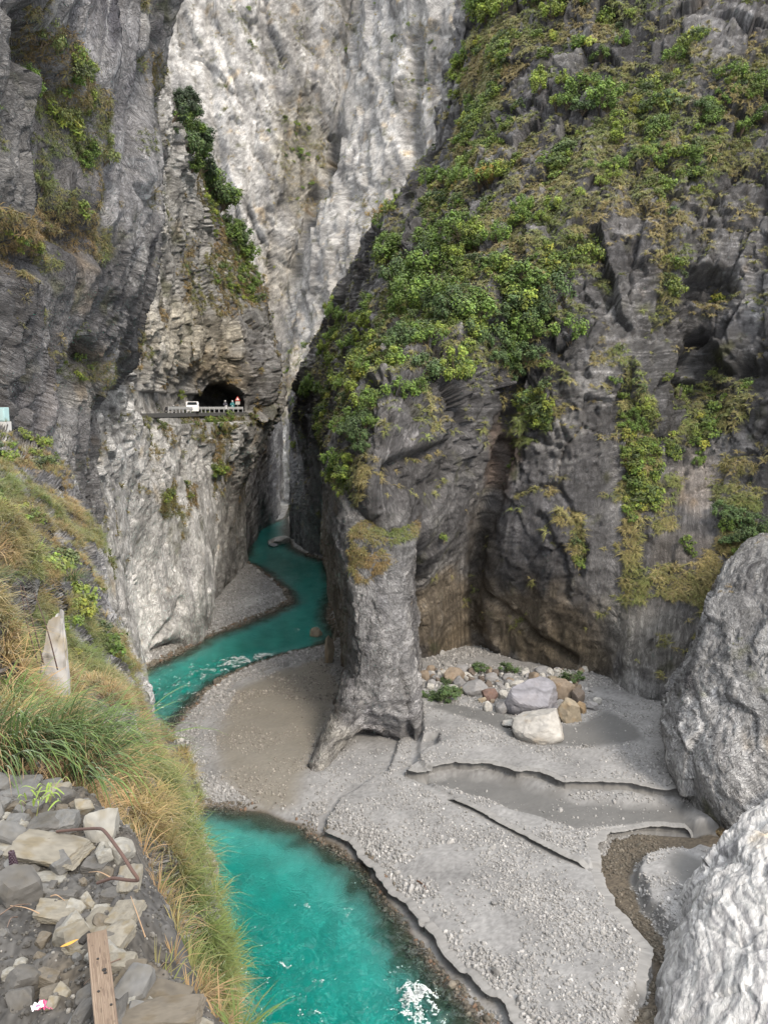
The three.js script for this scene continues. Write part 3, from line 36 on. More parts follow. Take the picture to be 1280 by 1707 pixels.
const POLYS = {"lip":[[-4.81,-55.16],[-3.44,-54.16],[-2.09,-52.56],[-1.12,-50.19],[0.38,-47.48],[1.88,-44.92],[3.21,-41.77],[4.25,-40.21],[5.07,-38.92],[6.2,-37.54],[6.65,-36.01],[8.33,-31.23],[19.77,-31.23],[28.21,-46.23],[32.39,-62.39],[22.51,-78.29],[3.24,-83.53],[0.0,-63.48],[-3.75,-59.33]],"shelf":[[3.54,-59.82],[4.83,-58.28],[7.06,-55.67],[9.27,-53.03],[11.61,-50.19],[13.56,-48.13],[14.53,-42.81],[14.89,-39.83],[22.68,-36.4],[37.3,-62.39],[26.91,-75.13],[3.04,-78.29],[2.49,-63.48]],"terrace":[[1.07,-62.0],[2.9,-61.57],[5.89,-62.43],[8.8,-62.22],[10.55,-60.94],[12.39,-60.53],[13.7,-58.93],[16.83,-59.32],[19.33,-58.35],[22.25,-57.78],[23.4,-58.16],[25.97,-61.15],[32.11,-73.64],[24.39,-87.71],[2.71,-87.71],[2.98,-76.74],[3.17,-67.47],[4.37,-68.11],[4.07,-66.6],[2.5,-63.77]],"hollow":[[2.9,-61.45],[5.88,-62.3],[8.75,-61.77],[11.81,-59.92],[14.7,-58.18],[17.73,-57.53],[22.63,-57.25],[22.21,-54.04],[18.14,-54.46],[13.59,-53.47],[11.39,-55.3],[8.6,-57.25],[5.62,-59.43]],"stream":[[29.98,-54.76],[26.02,-53.7],[22.13,-54.11],[19.9,-54.51],[17.85,-54.19],[16.16,-53.22],[14.8,-51.61],[14.07,-49.46],[13.77,-47.16],[13.85,-45.04],[14.18,-43.36],[14.5,-42.05],[14.46,-40.47],[13.91,-39.18],[12.82,-37.79],[11.96,-35.86],[10.74,-31.44],[12.83,-31.44],[13.55,-35.86],[15.48,-39.18],[16.01,-41.3],[16.1,-42.83],[15.77,-45.04],[15.74,-47.67],[16.51,-49.67],[18.33,-51.1],[21.62,-51.69],[23.53,-49.95],[27.45,-49.81]],"wet":[[2.9,-61.45],[5.88,-62.3],[8.75,-61.77],[11.81,-59.92],[14.7,-58.18],[17.73,-57.53],[22.63,-57.25],[22.21,-54.04],[18.19,-54.62],[13.7,-53.96],[11.42,-55.47],[8.64,-57.53],[5.65,-59.72]],"wet_sand":[[19.62,-50.19],[21.29,-49.34],[21.96,-48.13],[20.04,-46.23],[18.7,-45.62],[18.26,-47.48],[17.98,-49.14]],"pond_sand":[[3.51,-75.27],[7.0,-74.96],[10.82,-73.14],[13.11,-70.02],[17.49,-70.02],[21.28,-73.89],[22.82,-69.62],[22.8,-67.02],[18.96,-65.43],[14.86,-65.43],[11.59,-67.4],[8.35,-71.41],[5.17,-73.74]],"brown_bar":[[-15.96,-84.09],[-11.83,-90.08],[-7.29,-94.55],[-4.47,-82.25],[-5.57,-71.29],[-6.67,-62.81],[-7.01,-59.24],[-9.21,-58.29],[-13.34,-62.81],[-15.59,-71.29]],"silt":[[-7.78,-59.73],[-7.53,-63.9],[-6.28,-63.9],[-6.08,-61.75],[-5.18,-59.73],[-6.45,-58.29],[-7.37,-58.29]]};
const TONES = {"cliff_right":[[7.4,6.2,-96.1,7.0,6.6,17.5,0.17,0.14,0.1,0.85],[16.8,6.6,-91.7,9.1,5.6,22.8,0.19,0.155,0.11,0.85],[20.0,3.0,-89.4,6.2,2.8,15.5,0.17,0.14,0.095,0.7],[9.1,1.0,-98.1,5.3,3.0,13.2,0.15,0.12,0.08,0.7],[2.9,24.6,-77.6,7.0,4.4,17.4,0.075,0.072,0.073,0.8],[11.7,12.9,-96.2,2.5,9.5,8.0,0.09,0.078,0.064,0.7],[-2.3,21.4,-75.1,2.8,3.4,8.0,0.06,0.058,0.06,0.6],[16.7,19.0,-88.7,5.3,6.3,13.4,0.17,0.17,0.185,0.6],[23.3,16.8,-85.7,3.9,7.8,9.7,0.14,0.14,0.145,0.5],[13.4,25.5,-92.1,1.8,5.5,8.0,0.11,0.075,0.055,0.75],[34.1,23.2,-86.7,2.9,4.5,8.0,0.33,0.3,0.28,0.85],[27.1,7.8,-80.2,4.9,4.9,12.3,0.27,0.26,0.24,0.8],[26.3,0.3,-79.6,2.8,4.3,8.0,0.5,0.5,0.5,0.85],[31.8,14.9,-82.2,3.7,3.7,9.4,0.22,0.2,0.18,0.6],[40.1,46.0,-90.8,3.9,11.2,9.9,0.26,0.26,0.27,0.5],[36.3,32.9,-89.4,4.0,5.9,9.9,0.05,0.048,0.045,0.6],[37.6,26.5,-85.5,2.5,5.1,8.0,0.17,0.17,0.18,0.5],[21.8,55.3,-98.0,10.5,4.2,26.3,0.15,0.145,0.15,0.5],[16.7,68.9,-112.6,6.4,4.8,15.9,0.15,0.15,0.165,0.5],[24.3,38.8,-89.6,5.2,5.9,13.1,0.15,0.15,0.155,0.5],[42.5,76.7,-104.9,5.9,4.4,14.6,0.3,0.3,0.31,0.5],[-16.8,10.7,-169.5,7.6,16.6,45.0,0.42,0.42,0.44,0.9],[-8.1,34.9,-136.9,6.1,11.1,15.1,0.2,0.2,0.2,0.6],[-2.3,26.4,-76.5,3.4,3.4,8.6,0.17,0.168,0.17,0.6],[-14.5,3.5,-166.4,2.5,3.8,8.0,0.3,0.3,0.31,0.5],[31.8,34.9,-90.0,3.3,7.9,8.3,0.1,0.1,0.1,0.5],[0.0,28.7,-76.2,3.4,2.8,8.5,0.2,0.195,0.2,0.5]],"cliff_left_tunnel":[[-28.3,9.8,-100.4,10.7,13.0,26.7,0.66,0.66,0.655,0.9],[-24.6,9.8,-108.2,4.9,9.9,12.3,0.56,0.56,0.555,0.8],[-28.6,23.4,-93.1,6.3,7.7,15.7,0.6,0.6,0.595,0.8],[-26.7,40.9,-113.9,7.9,5.8,19.8,0.4,0.365,0.29,0.75],[-23.5,36.3,-122.7,5.4,4.1,13.5,0.29,0.24,0.165,0.8],[-26.9,52.9,-109.6,5.5,8.7,13.8,0.28,0.275,0.26,0.7],[-19.3,40.4,-130.3,3.2,14.3,8.1,0.2,0.198,0.198,0.8],[-21.2,48.1,-132.4,3.9,5.8,9.6,0.15,0.15,0.14,0.6],[-24.7,24.8,-118.6,8.0,5.3,19.9,0.56,0.56,0.55,0.75],[-24.2,18.9,-147.1,4.4,9.9,11.0,0.2,0.18,0.15,0.6],[-27.8,39.4,-97.4,4.3,6.4,10.7,0.36,0.34,0.3,0.5],[-26.7,6.1,-143.9,2.7,6.5,8.0,0.25,0.25,0.25,0.5]],"cliff_left_overhang":[[-18.4,44.1,-43.2,2.2,7.7,8.0,0.07,0.07,0.07,0.6],[-17.9,52.2,-54.3,2.3,4.6,8.0,0.25,0.25,0.265,0.6],[-21.8,32.1,-51.0,1.9,3.4,8.0,0.16,0.15,0.155,0.6],[-20.2,38.3,-56.7,2.9,2.1,8.0,0.17,0.17,0.18,0.5],[-24.0,32.8,-62.6,2.3,2.3,8.0,0.36,0.34,0.31,0.6],[-17.9,45.6,-58.8,1.1,4.2,8.0,0.3,0.3,0.315,0.6]],"cliff_back":[[-32.4,9.4,-263.9,2.8,19.7,8.0,0.75,0.73,0.7,0.95],[-58.1,126.3,-283.2,24.1,52.1,60.1,0.47,0.467,0.46,0.6],[-3.7,53.1,-254.9,22.4,33.6,56.0,0.33,0.31,0.28,0.75],[3.8,131.9,-272.9,13.5,30.8,33.6,0.4,0.395,0.385,0.5],[-29.2,117.9,-293.5,10.4,23.0,26.1,0.24,0.22,0.17,0.6],[-36.3,77.4,-294.3,8.5,12.8,21.3,0.45,0.43,0.39,0.7],[-32.5,39.0,-275.7,8.1,16.3,20.3,0.34,0.3,0.24,0.6],[-8.3,158.9,-298.0,18.7,12.5,46.8,0.33,0.33,0.33,0.5]],"cliff_right_pillar":[[-0.8,12.6,-69.3,3.7,8.0,9.3,0.17,0.17,0.175,0.85],[-5.7,10.4,-85.0,3.2,11.7,30.0,0.08,0.068,0.052,0.95],[0.0,3.1,-69.3,3.2,3.2,8.1,0.32,0.32,0.335,0.7],[-4.1,1.4,-66.2,2.6,2.6,8.0,0.4,0.385,0.35,0.7],[-1.1,19.0,-72.3,6.0,3.3,15.0,0.12,0.12,0.122,0.9]],"cliff_right_buttress":[[26.7,13.3,-61.0,4.7,7.0,11.7,0.2,0.2,0.2,0.75],[24.0,6.3,-54.7,3.9,4.7,9.6,0.36,0.36,0.36,0.7],[24.0,0.6,-54.0,3.4,0.9,8.6,0.24,0.15,0.05,0.85]]};      // natural rock colour: centre, radii, base colour, strength
const DENTS = {"cliff_right":[[36.6,44.5,-91.8,3.1,2.9,6.1,4.5],[35.0,34.9,-90.6,3.0,5.0,6.0,4.5],[31.8,40.2,-90.7,1.3,3.3,6.0,1.5],[22.7,57.7,-99.4,2.1,1.1,6.0,1.2],[32.7,56.9,-96.3,1.1,2.1,6.0,2.5],[32.5,59.1,-97.1,1.0,1.4,6.0,2.0],[3.5,24.0,-78.4,6.5,3.2,12.9,1.0],[-16.3,17.3,-167.5,1.8,2.0,6.0,3.0],[19.4,58.5,-102.2,2.9,1.0,6.0,1.0],[13.3,67.5,-116.7,2.5,2.1,6.0,1.2],[39.3,34.8,-86.9,1.9,2.6,6.0,2.5]],"cliff_left_tunnel":[[-19.3,30.0,-130.4,1.9,2.9,6.0,2.0],[-26.7,10.0,-165.3,2.7,8.7,6.0,3.0],[-27.3,0.3,-99.1,3.1,1.7,6.1,3.5],[-26.5,52.6,-87.1,0.7,3.7,6.0,1.0]],"cliff_left_overhang":[[-18.6,49.2,-44.3,1.1,1.9,6.0,3.5],[-18.9,38.6,-42.2,1.2,1.5,6.0,2.5],[-19.3,40.9,-49.5,1.4,0.9,6.0,2.0],[-22.2,34.4,-58.2,2.1,1.3,6.0,3.5],[-18.5,47.6,-49.5,1.0,2.8,6.0,1.2]],"cliff_back":[[-17.7,118.3,-296.4,3.0,7.6,6.0,7.0],[-19.8,103.2,-290.9,3.8,2.9,7.5,4.0],[-27.4,69.6,-285.8,2.9,1.7,6.0,4.0],[-24.9,140.0,-294.8,1.5,1.7,6.0,3.0],[-39.5,94.8,-289.0,2.1,8.3,6.0,4.0]],"cliff_right_pillar":[[-2.2,0.9,-70.0,2.1,1.2,6.0,2.2],[2.2,1.9,-69.0,0.5,1.5,6.0,1.2]]};      // caves and hollows: centre, radii, depth
const CRACKS = {"cliff_right":[[1.1,0.7,[[14.6,30.3,-91.8],[13.6,25.5,-92.1],[12.2,18.4,-93.8],[11.3,12.8,-96.6],[10.8,7.3,-97.7],[11.4,2.3,-98.9]]],[0.8,0.35,[[18.8,22.5,-88.0],[20.9,19.3,-86.8],[21.8,15.5,-86.0],[21.4,12.8,-86.0]]],[0.8,0.35,[[17.6,19.1,-88.0],[19.2,15.2,-87.2],[20.3,9.9,-87.1]]],[1.0,0.5,[[11.8,9.0,-96.7],[15.0,6.8,-93.6],[18.3,4.4,-91.8],[21.7,2.7,-88.0]]],[1.2,0.5,[[13.3,67.3,-117.1],[15.1,65.9,-111.8],[16.9,64.1,-108.8]]],[1.0,0.5,[[31.7,54.6,-95.1],[31.3,46.1,-91.8],[29.8,36.2,-89.1]]],[1.4,0.6,[[-6.7,16.9,-99.3],[0.0,25.4,-74.6],[6.1,27.0,-81.9]]],[0.8,0.4,[[18.1,46.5,-94.2],[16.9,41.7,-92.7],[15.5,36.3,-91.5]]]],"cliff_left_tunnel":[[1.4,0.6,[[-29.2,34.1,-108.5],[-27.4,28.1,-97.6],[-28.2,22.4,-96.6]]],[1.0,0.4,[[-25.5,18.5,-119.3],[-25.7,10.8,-122.2],[-25.5,3.1,-115.1]]],[1.2,0.5,[[-26.5,6.2,-102.2],[-27.5,3.7,-99.5],[-28.9,0.9,-96.2]]],[1.5,0.8,[[-23.0,23.3,-128.7],[-25.7,15.0,-134.0],[-26.1,6.2,-131.5]]]],"cliff_left_overhang":[[1.5,0.6,[[-16.7,53.6,-58.1],[-17.3,48.6,-58.1],[-18.3,44.8,-62.5]]],[1.2,0.5,[[-18.5,44.8,-45.7],[-18.9,42.0,-47.0],[-19.1,41.8,-54.1]]]],"cliff_back":[[4,2.0,[[11.3,147.0,-270.2],[9.4,120.5,-266.0],[9.3,100.7,-259.3]]],[5,2.0,[[-16.9,122.8,-296.6],[-18.5,110.0,-294.0],[-24.4,104.5,-296.2],[-25.7,91.0,-290.1],[-30.9,79.6,-294.7]]],[3,1.5,[[-58.4,160.6,-284.5],[-57.6,136.0,-283.9],[-54.3,107.2,-283.5]]],[3,1.5,[[-35.5,101.2,-290.9],[-38.8,84.9,-290.2],[-40.1,64.7,-292.3]]]]};    // open joints: depth, width, points
const TREES = [[1.0,53.4,-127.4,3.53,0,0],[7.4,50.1,-105.0,2.16,0,0],[6.1,47.5,-103.6,2.44,0,0],[3.2,46.1,-107.0,2.21,0,0],[2.5,46.4,-109.3,3.14,2,0],[6.9,42.4,-96.0,1.85,2,0],[4.7,46.6,-104.4,3.01,0,0],[5.8,52.5,-112.4,2.19,0,0],[3.0,42.1,-100.9,2.48,0,0],[6.5,41.9,-96.4,1.94,2,0],[3.4,44.0,-102.7,2.02,0,0],[4.1,43.8,-101.6,2.86,0,0],[0.4,52.5,-126.1,2.3,1,0],[6.4,49.9,-106.8,2.29,2,0],[2.2,47.5,-111.8,2.32,0,0],[14.9,44.3,-95.7,2.43,5,0],[12.1,46.3,-96.2,2.7,0,0],[5.9,42.4,-97.3,2.82,0,0],[13.3,41.6,-93.9,3.01,2,0],[8.7,40.8,-93.2,2.55,2,0],[15.4,40.6,-94.0,2.99,1,0],[17.0,42.0,-93.1,1.9,1,0],[7.3,43.8,-97.1,2.07,1,0],[15.4,45.0,-95.5,2.28,1,0],[8.7,39.0,-91.1,2.65,1,0],[13.7,43.4,-95.1,1.87,5,0],[7.3,44.5,-99.0,2.25,5,0],[9.1,41.1,-93.0,2.74,0,0],[16.6,41.5,-92.7,1.81,2,0],[9.4,41.2,-93.0,3.23,5,0],[16.0,44.5,-95.1,2.99,0,0],[12.9,40.7,-93.9,1.87,2,0],[9.6,39.9,-92.0,3.22,0,0],[15.4,43.8,-94.8,2.53,1,0],[7.7,43.2,-96.7,2.45,0,0],[20.5,38.0,-90.2,2.15,0,0],[15.9,42.3,-93.7,2.01,0,0],[15.0,40.3,-93.9,2.25,0,0],[15.4,37.9,-92.3,2.46,0,0],[17.2,40.7,-92.5,1.95,0,0],[17.3,42.2,-92.9,2.15,0,0],[17.1,44.0,-93.6,2.0,0,0],[17.4,40.5,-91.9,2.2,2,0],[16.8,38.6,-91.8,1.92,0,0],[15.8,43.2,-94.6,2.04,0,0],[15.5,37.4,-92.3,2.07,0,0],[20.2,42.5,-91.8,2.65,2,0],[2.3,37.2,-89.9,1.76,2,0],[8.6,37.9,-90.0,2.31,1,0],[7.2,33.7,-85.4,2.1,1,0],[4.2,33.9,-83.6,2.33,2,0],[5.5,37.5,-90.4,1.76,1,0],[4.2,38.1,-90.8,2.4,0,0],[5.0,37.5,-90.6,2.1,0,0],[7.5,33.5,-85.9,1.63,0,0],[2.2,36.5,-89.9,2.02,2,0],[2.8,34.5,-84.6,2.08,0,0],[5.3,39.6,-94.2,2.04,2,0],[8.4,39.9,-92.2,2.36,2,0],[9.0,37.5,-90.1,1.9,2,0],[3.1,37.6,-91.7,2.24,2,0],[1.2,35.3,-85.6,1.98,1,0],[-1.9,34.1,-89.1,1.46,0,0],[-2.9,35.2,-99.2,2.45,1,0],[2.5,31.9,-79.7,1.72,0,0],[2.0,31.9,-79.3,1.68,0,0],[-1.0,30.9,-79.4,1.64,0,0],[-1.0,32.8,-83.8,1.49,1,0],[-1.8,31.3,-81.2,1.97,1,0],[-2.3,35.6,-100.4,1.79,0,0],[-3.1,27.8,-78.8,1.75,2,1],[-1.3,29.1,-77.6,1.05,0,1],[-3.2,29.9,-82.9,1.32,0,1],[-1.9,29.0,-78.4,1.42,2,1],[-1.9,26.8,-76.5,1.05,2,1],[-2.1,27.5,-77.8,1.73,2,1],[-4.3,28.4,-83.4,1.5,0,1],[-0.6,30.5,-79.4,1.07,0,1],[-3.9,22.3,-79.0,1.15,1,1],[-3.5,24.4,-78.2,1.14,0,1],[-3.5,25.8,-78.2,0.95,1,1],[-4.9,24.4,-81.5,1.04,0,1],[-3.7,24.1,-78.2,1.39,1,1],[-4.7,24.9,-81.2,1.55,0,1],[-5.2,23.4,-82.1,1.22,1,1],[13.3,36.8,-92.6,2.35,2,0],[14.7,35.3,-92.9,2.3,0,0],[14.7,36.7,-93.2,2.13,2,0],[15.1,35.2,-92.0,1.94,0,0],[16.1,36.3,-91.0,1.97,2,0],[12.0,35.8,-91.1,1.54,2,0],[14.3,33.9,-92.7,1.56,2,0],[7.9,49.1,-102.4,1.56,1,2],[9.4,51.6,-103.8,2.5,0,2],[6.7,54.9,-114.0,1.79,0,2],[13.4,50.1,-98.7,1.92,0,2],[7.6,53.6,-110.8,1.8,0,2],[11.0,50.1,-100.3,1.89,0,2],[8.8,48.4,-101.4,1.61,1,2],[10.9,51.3,-101.6,1.97,1,2],[0.6,63.9,-145.7,2.12,6,2],[0.9,58.7,-134.2,2.36,0,2],[-1.1,61.6,-140.0,1.96,6,2],[-0.1,60.2,-136.8,1.65,0,2],[1.3,55.1,-127.5,2.04,0,2],[2.5,61.6,-132.5,2.04,1,2],[2.5,54.8,-124.2,2.14,0,2],[15.7,88.3,-126.9,3.01,1,3],[14.8,89.1,-127.5,3.04,0,3],[17.1,86.5,-122.9,2.52,1,3],[16.1,88.3,-125.9,2.11,0,3],[15.5,89.0,-126.3,2.08,1,3],[14.7,88.6,-128.2,2.84,0,3],[15.2,86.9,-126.5,2.35,1,3],[15.4,90.7,-127.6,2.42,1,3],[23.8,85.5,-116.8,2.28,1,3],[24.7,84.4,-116.5,1.65,0,3],[22.1,86.3,-118.7,1.73,0,3],[22.7,83.5,-116.4,2.02,1,3],[20.9,86.3,-119.3,2.01,1,3],[13.1,84.8,-131.4,1.32,1,4],[11.3,81.0,-132.5,1.54,1,4],[11.3,78.3,-131.6,1.75,1,4],[11.5,82.5,-132.6,1.69,1,4],[11.9,82.8,-132.2,1.76,1,4],[12.9,83.0,-130.6,1.78,0,4],[12.9,79.5,-128.3,1.67,1,4],[12.6,75.3,-125.3,1.14,0,4],[11.6,72.3,-125.0,0.92,0,4],[13.6,59.5,-108.0,1.15,6,5],[14.3,60.1,-107.1,1.69,1,5],[10.8,61.3,-115.0,1.87,0,5],[9.7,61.6,-116.5,1.34,1,5],[14.4,59.9,-107.1,1.47,6,5],[12.9,59.9,-108.9,1.82,6,5],[12.5,59.9,-109.9,1.89,0,5],[6.8,64.6,-127.8,1.8,0,5],[9.6,62.6,-119.7,1.84,0,5],[8.0,64.6,-124.8,1.6,0,5],[9.9,59.9,-114.9,1.45,6,5],[26.5,67.6,-105.2,2.5,0,6],[25.7,70.7,-107.3,1.83,0,6],[27.3,67.0,-105.1,1.73,0,6],[24.5,70.2,-107.7,1.87,0,6],[24.6,67.4,-105.7,2.02,2,6],[25.4,68.4,-106.5,1.67,2,6],[21.9,73.4,-112.0,1.89,1,6],[23.2,68.9,-107.2,1.65,0,6],[23.1,71.8,-109.7,1.18,1,6],[20.3,70.9,-110.7,1.72,1,6],[21.9,69.1,-108.3,1.26,1,6],[32.2,66.8,-103.1,1.52,0,6],[28.6,62.7,-101.7,1.41,1,6],[32.4,62.9,-99.9,1.52,0,6],[28.4,64.8,-102.8,1.47,1,6],[30.8,64.0,-101.9,0.9,5,6],[29.6,60.0,-99.3,1.12,0,6],[29.3,61.6,-100.4,0.95,5,6],[37.8,65.8,-100.1,1.04,0,7],[37.9,64.2,-99.1,1.02,0,7],[40.1,65.9,-99.6,1.2,0,7],[41.4,63.4,-97.9,1.08,0,7],[38.4,63.7,-99.1,1.48,0,7],[38.6,65.2,-99.9,1.44,0,7],[37.4,64.9,-99.3,1.63,2,7],[43.8,68.9,-100.8,1.41,0,7],[42.1,66.7,-100.2,1.51,0,7],[41.7,68.5,-101.1,1.65,0,7],[44.1,64.1,-98.2,1.68,0,7],[26.9,57.5,-98.5,1.11,1,6],[25.5,58.8,-99.7,1.04,0,6],[25.5,56.6,-98.0,1.09,1,6],[26.9,59.5,-100.3,0.98,0,6],[27.7,58.9,-99.2,1.35,0,6],[24.1,58.6,-99.9,0.81,0,6],[18.2,52.6,-97.8,1.1,0,6],[19.1,53.7,-98.4,1.64,1,6],[16.3,52.7,-99.2,1.38,0,6],[19.8,53.7,-98.0,0.99,2,6],[16.7,54.0,-99.9,1.59,0,6],[18.7,52.3,-97.7,1.2,1,6],[16.1,52.9,-99.3,1.49,1,6],[35.8,73.2,-105.5,1.58,0,7],[27.6,75.2,-109.5,1.3,0,7],[30.6,76.8,-109.6,1.25,0,7],[35.4,72.0,-104.8,1.39,5,7],[29.8,70.0,-106.5,1.22,0,7],[34.7,70.9,-103.9,1.41,5,7],[35.8,59.0,-96.7,1.29,0,7],[31.9,56.8,-96.6,0.89,5,7],[35.9,57.2,-95.9,1.04,0,7],[32.3,59.5,-98.0,1.26,0,7],[35.8,58.6,-96.7,1.04,0,7],[28.1,30.6,-87.7,1.01,1,8],[27.3,25.7,-87.2,0.8,1,8],[27.4,28.3,-87.4,1.14,0,8],[26.3,30.0,-87.5,0.77,0,8],[26.1,28.6,-87.4,0.98,0,8],[27.1,30.0,-87.5,0.87,0,8],[36.4,19.1,-83.0,1.44,2,9],[35.5,19.6,-83.5,1.27,2,9],[37.8,18.0,-81.4,1.52,2,9],[35.8,18.2,-82.3,1.19,0,9],[37.3,19.1,-82.6,1.48,2,9],[36.1,17.1,-82.0,1.6,2,9],[34.5,26.7,-88.6,0.98,0,8],[34.5,25.7,-87.9,0.7,0,8],[34.1,24.5,-87.9,0.7,0,8],[-9.4,49.8,-158.0,2.12,1,4],[-6.9,45.9,-144.1,1.75,0,4],[-10.7,40.5,-152.8,1.52,0,4],[-10.2,41.5,-151.6,1.94,1,4],[-8.5,46.4,-148.0,2.11,0,4],[-14.9,33.3,-161.6,2.0,0,4],[-14.0,34.2,-159.2,1.77,0,4],[-13.4,34.8,-158.5,2.11,0,4],[-11.4,33.9,-151.1,2.23,0,4],[-4.0,38.6,-118.8,1.47,1,1],[-9.2,43.0,-150.1,1.64,0,1],[-6.3,34.2,-119.7,1.99,1,1],[-3.2,35.2,-101.3,1.22,0,1],[-2.8,32.4,-86.3,1.25,1,1],[-3.1,36.8,-107.2,1.41,2,1],[-3.5,34.7,-101.3,1.65,0,1],[-5.8,39.7,-133.1,2.16,0,1],[-4.8,33.1,-99.9,1.31,0,1],[-2.1,42.5,-118.9,2.06,1,1],[-1.3,42.5,-115.3,1.98,1,1],[-4.7,44.7,-135.2,1.77,1,1],[-1.7,46.2,-124.6,1.87,0,1],[-3.1,41.0,-120.9,1.88,1,1],[-1.9,44.5,-122.8,2.15,0,1],[-26.5,70.1,-112.0,2.45,3,10],[-26.8,70.1,-112.0,1.99,3,10],[-26.5,66.8,-106.2,2.0,3,10],[-25.8,69.6,-112.5,2.45,3,10],[-26.6,69.5,-115.3,1.67,3,10],[-26.5,70.2,-112.0,1.6,3,10],[-26.1,70.5,-113.5,1.76,2,10],[-26.1,68.6,-111.8,2.27,2,10],[-26.5,67.6,-111.2,1.87,0,10],[-26.6,62.5,-113.5,1.95,0,10],[-24.4,68.0,-119.3,2.53,3,10],[-25.6,65.6,-123.1,2.39,3,10],[-24.3,66.8,-117.2,2.35,2,10],[-25.3,66.3,-119.0,1.88,2,10],[-26.5,67.5,-119.8,2.45,0,10],[-26.5,66.6,-121.4,2.16,2,10],[-26.5,64.0,-111.8,2.63,2,10],[-25.4,67.0,-117.2,2.64,3,10],[-25.6,68.0,-117.7,2.35,2,10],[-26.8,67.5,-115.6,2.23,0,10],[-27.6,64.8,-123.1,2.66,3,10],[-24.9,66.3,-119.3,2.07,0,10],[-25.0,63.1,-133.4,2.76,0,10],[-25.0,62.8,-133.4,2.85,0,10],[-25.4,64.3,-130.1,2.25,0,10],[-24.4,63.8,-132.4,2.54,2,10],[-25.6,63.5,-132.4,2.29,2,10],[-27.8,62.9,-133.8,2.86,0,10],[-24.6,64.8,-126.2,2.09,2,10],[-26.5,64.0,-127.6,2.51,2,10],[-25.7,64.5,-126.2,2.75,2,10],[-27.0,64.0,-127.8,2.82,0,10],[-23.7,57.1,-134.8,1.61,2,10],[-24.2,59.8,-134.3,1.58,2,10],[-22.4,54.9,-136.6,2.31,0,10],[-24.7,57.0,-131.1,2.31,0,10],[-21.8,56.2,-135.6,1.92,0,10],[-21.7,58.0,-135.2,1.88,2,10],[-23.4,59.0,-134.6,1.9,0,10],[-22.6,58.6,-135.0,2.32,2,10],[-24.2,56.3,-133.2,1.79,2,10],[-21.7,49.3,-132.8,1.32,0,10],[-21.6,50.6,-133.8,1.3,0,10],[-21.3,50.5,-134.7,1.36,0,10],[-21.4,52.7,-139.9,1.03,0,10],[-18.4,47.7,-48.7,0.92,4,11],[-18.3,48.5,-45.8,0.8,0,11],[-18.4,50.7,-50.6,0.7,0,11],[-18.5,47.2,-45.8,0.85,0,11],[-18.2,49.3,-46.5,1.09,4,11],[-18.6,49.8,-49.2,0.68,4,11],[-18.5,45.6,-52.0,0.69,0,11],[-18.5,46.9,-54.4,1.03,4,11],[-18.7,46.3,-51.1,0.63,4,11],[-18.7,46.3,-52.8,1.13,0,11],[-18.2,47.7,-55.1,0.73,4,11],[-18.0,49.1,-53.2,0.87,4,11],[-18.9,43.0,-44.8,0.67,4,11],[-18.8,43.6,-44.0,0.62,4,11],[-18.6,44.0,-47.1,0.58,4,11],[-18.8,43.0,-47.1,0.57,4,11]];      // foot, crown radius, kind, place
